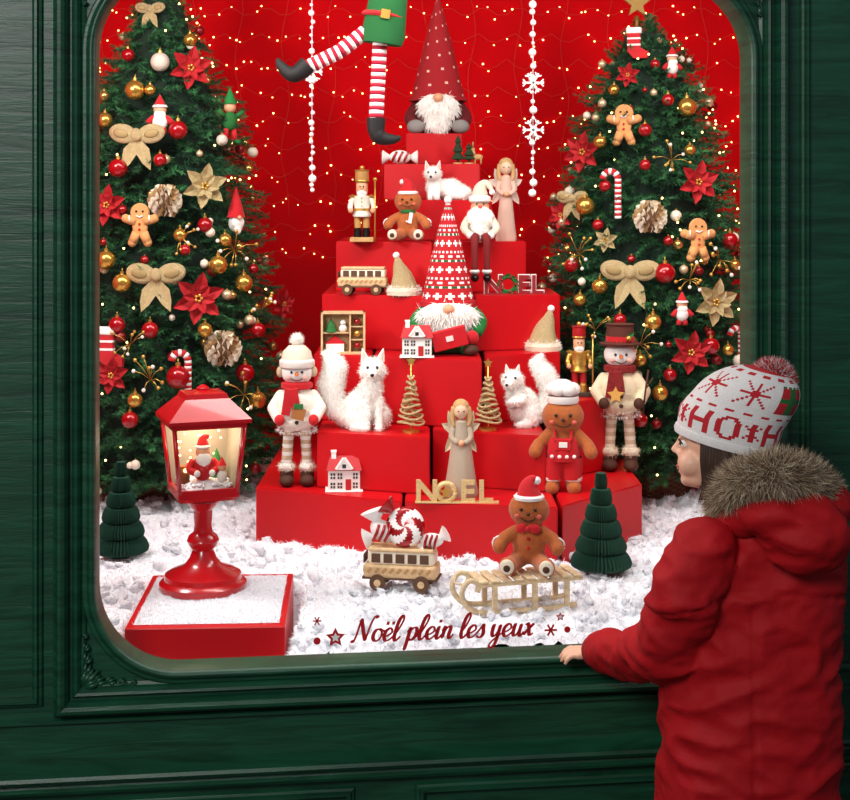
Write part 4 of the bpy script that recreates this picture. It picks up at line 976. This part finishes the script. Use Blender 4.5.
# hat
KW=M('#efe9e6',.95,bump=.8,bs=500,var=.06,vs=200); KR=M('#c3202c',.95,bump=.8,bs=500); KG=M('#2c6b34',.95,bump=.8,bs=500); KB=M('#7a3f22',.95,bump=.8,bs=500)
b=B(); cols=104; rows=44; prof=[]
for i in range(rows+1):
    t=i/rows
    if t<.42: r=.0955+.004*math.sin(t/.42*math.pi); z=-.025+.095*t/.42
    else:
        a=(t-.42)/.58*math.pi/2; r=.0945*max(0.,math.cos(a))**.75+.001; z=.07+.088*math.sin(a)
    prof.append((r,z))
LET={'H':["11000011"]*4+["11111111"]*2+["11000011"]*4,'O':["00111100","01100110"]+["11000011"]*6+["01100110","00111100"]}
def hpat(i,j):
    if i in (0,1): return None
    if i==16: return KR if (j%6<3) else None
    if 4<=i<=13:
        r=13-i; w=(j+14)%26
        if w<8: return KR if LET['H'][r][w]=='1' else None
        if 10<=w<18: return KR if LET['O'][r][w-10]=='1' else None
        if 19<=w<25:
            x=w-21.5; y=r-4.5
            return KR if abs(abs(x)-abs(y))<.6 and abs(x)<3 or (abs(x)<.6 and abs(y)<4) else None
        return None
    if 19<=i<=31:
        w=(j-10)%52; y=i-19
        if w<14:
            if y==12: return KG if w%3 else None
            if w in(0,13): return None
            if 5<=w<=8 or 5<=y<=6: return KG
            return KR
        if 22<=w<=32 or 38<=w<=48:
            x=(w-27) if w<35 else (w-43); y-=6; 
            return KR if abs(y)<6 and (abs(abs(x)-abs(y))<.6 or x==0 or y==0) and abs(x)<6 else None
        return None
    if i in (34,35): return KR if (j//4)%2 else None
    if i>37: return KR
    return None
b.lathe(prof,KW,seg=cols,pat=hpat,sc=(.93,1.16,1))
b.lathe([(.0935,-.026),(.099,-.029),(.1015,-.02),(.1,-.012),(.096,-.01)],KW,seg=60,sc=(.93,1.16,1))
Hm=np.array(Matrix.Translation(HC)@Matrix.Rotation(math.radians(YAW+6),4,'Z')@Matrix.Translation((0,-.024,.036))@Matrix.Rotation(math.radians(13),4,'X'))
vv=np.concatenate(b.v); vv[:,1]-=np.clip(vv[:,2]-.03,0,1)*.42; b.v=[vv@Hm[:3,:3].T+Hm[:3,3]]
b.obj('knit_hat',parent=ch)
g=B(); pc=WP(772,382,3.13); g.sph(pc,.040,WHT); V,Fs=remesh(g,.008,1); b=B(); b.add(V,Fs,KR); fur(b,V,Fs,7000,.022,.0013,[KR,KR,KW],0,.5); b.obj('pompom',parent=ch)
# hands
def hand(wr,fd,side,up,s=1.0,name='hand'):
    g=B(); fd=Vector(fd).normalized(); up=Vector(up); up=(up-fd*up.dot(fd)).normalized(); sd=fd.cross(up).normalized()*side
    w=Vector(wr); P=lambda x,y,z:tuple(w+fd*x*s+sd*y*s+up*z*s)
    def c(pts): g.chain([(*P(*p[:3]),p[3]*s) for p in pts],seg=10,ring=7)
    c([(-.03,0,0,.019),(0,0,0,.018),(.02,0,.002,.017)])
    for y in (-.021,-.007,.007,.021): c([(.01,y*.6,.001,.0125),(.05,y,.002,.0105)])
    fl=[.050,.058,.055,.043]
    for y,L in zip((.023,.008,-.008,-.022),fl):
        c([(.05,y,.002,.0085),(.05+L*.45,y*1.1,.004,.0075),(.05+L*.78,y*1.15,-.008,.0068),(.05+L*.92,y*1.15,-.020,.006)])
    c([(.012,.018,-.002,.0105),(.032,.038,-.006,.009),(.052,.048,-.010,.0075),(.062,.05,-.013,.0065)])
    V,Fs=remesh(g,.003,2); b=B(); b.add(V,Fs,SK); return b.obj(name,parent=ch)
hand(WP(594,653,3.462),(-1,.05,-.02),1,(0,-.25,1),.8,'hand_left')
hand(WP(766,690,3.46),(-.5,1,.0),-1,(0,0,1),.8,'hand_right')

# ---------- lights
def area(name,loc,tgt,power,sx,sy,col=(1,1,1)):
    l=bpy.data.lights.new(name,'AREA'); l.shape='RECTANGLE'; l.size=sx; l.size_y=sy; l.energy=power; l.color=col
    o=bpy.data.objects.new(name,l); sc.collection.objects.link(o); o.location=loc; o.rotation_euler=(Vector(tgt)-Vector(loc)).to_track_quat('-Z','Y').to_euler()
area('display_light',(0,.45,2.85),(0,1.4,.9),40,2.2,.4,(1,.97,.93))
area('display_light_left',(-1.5,.35,2.4),(.1,1.5,1.0),28,.4,.4,(1,.97,.94))
area('display_light_right',(1.3,.65,2.5),(-.1,1.5,1.0),13,.5,.5,(1,.97,.94))
area('front_fill_light',(-1.6,-4.6,3.4),(0,.5,1.0),135,1.6,1.2,(1,.98,.95))  # soft frontal fill added on the camera side for facade, child and window
w=bpy.data.worlds.new('world'); sc.world=w; w.use_nodes=True; w.node_tree.nodes['Background'].inputs[0].default_value=(.5,.6,.7,1); w.node_tree.nodes['Background'].inputs[1].default_value=.3
cam=bpy.data.cameras.new('camera'); cam.lens=F/850*36; cam.sensor_width=36; cam.sensor_fit='HORIZONTAL'; cam.shift_y=-200/850; cam.clip_start=.05
co=bpy.data.objects.new('camera',cam); sc.collection.objects.link(co); co.location=(0,CY,EYE); co.rotation_euler=(math.pi/2,0,0); sc.camera=co
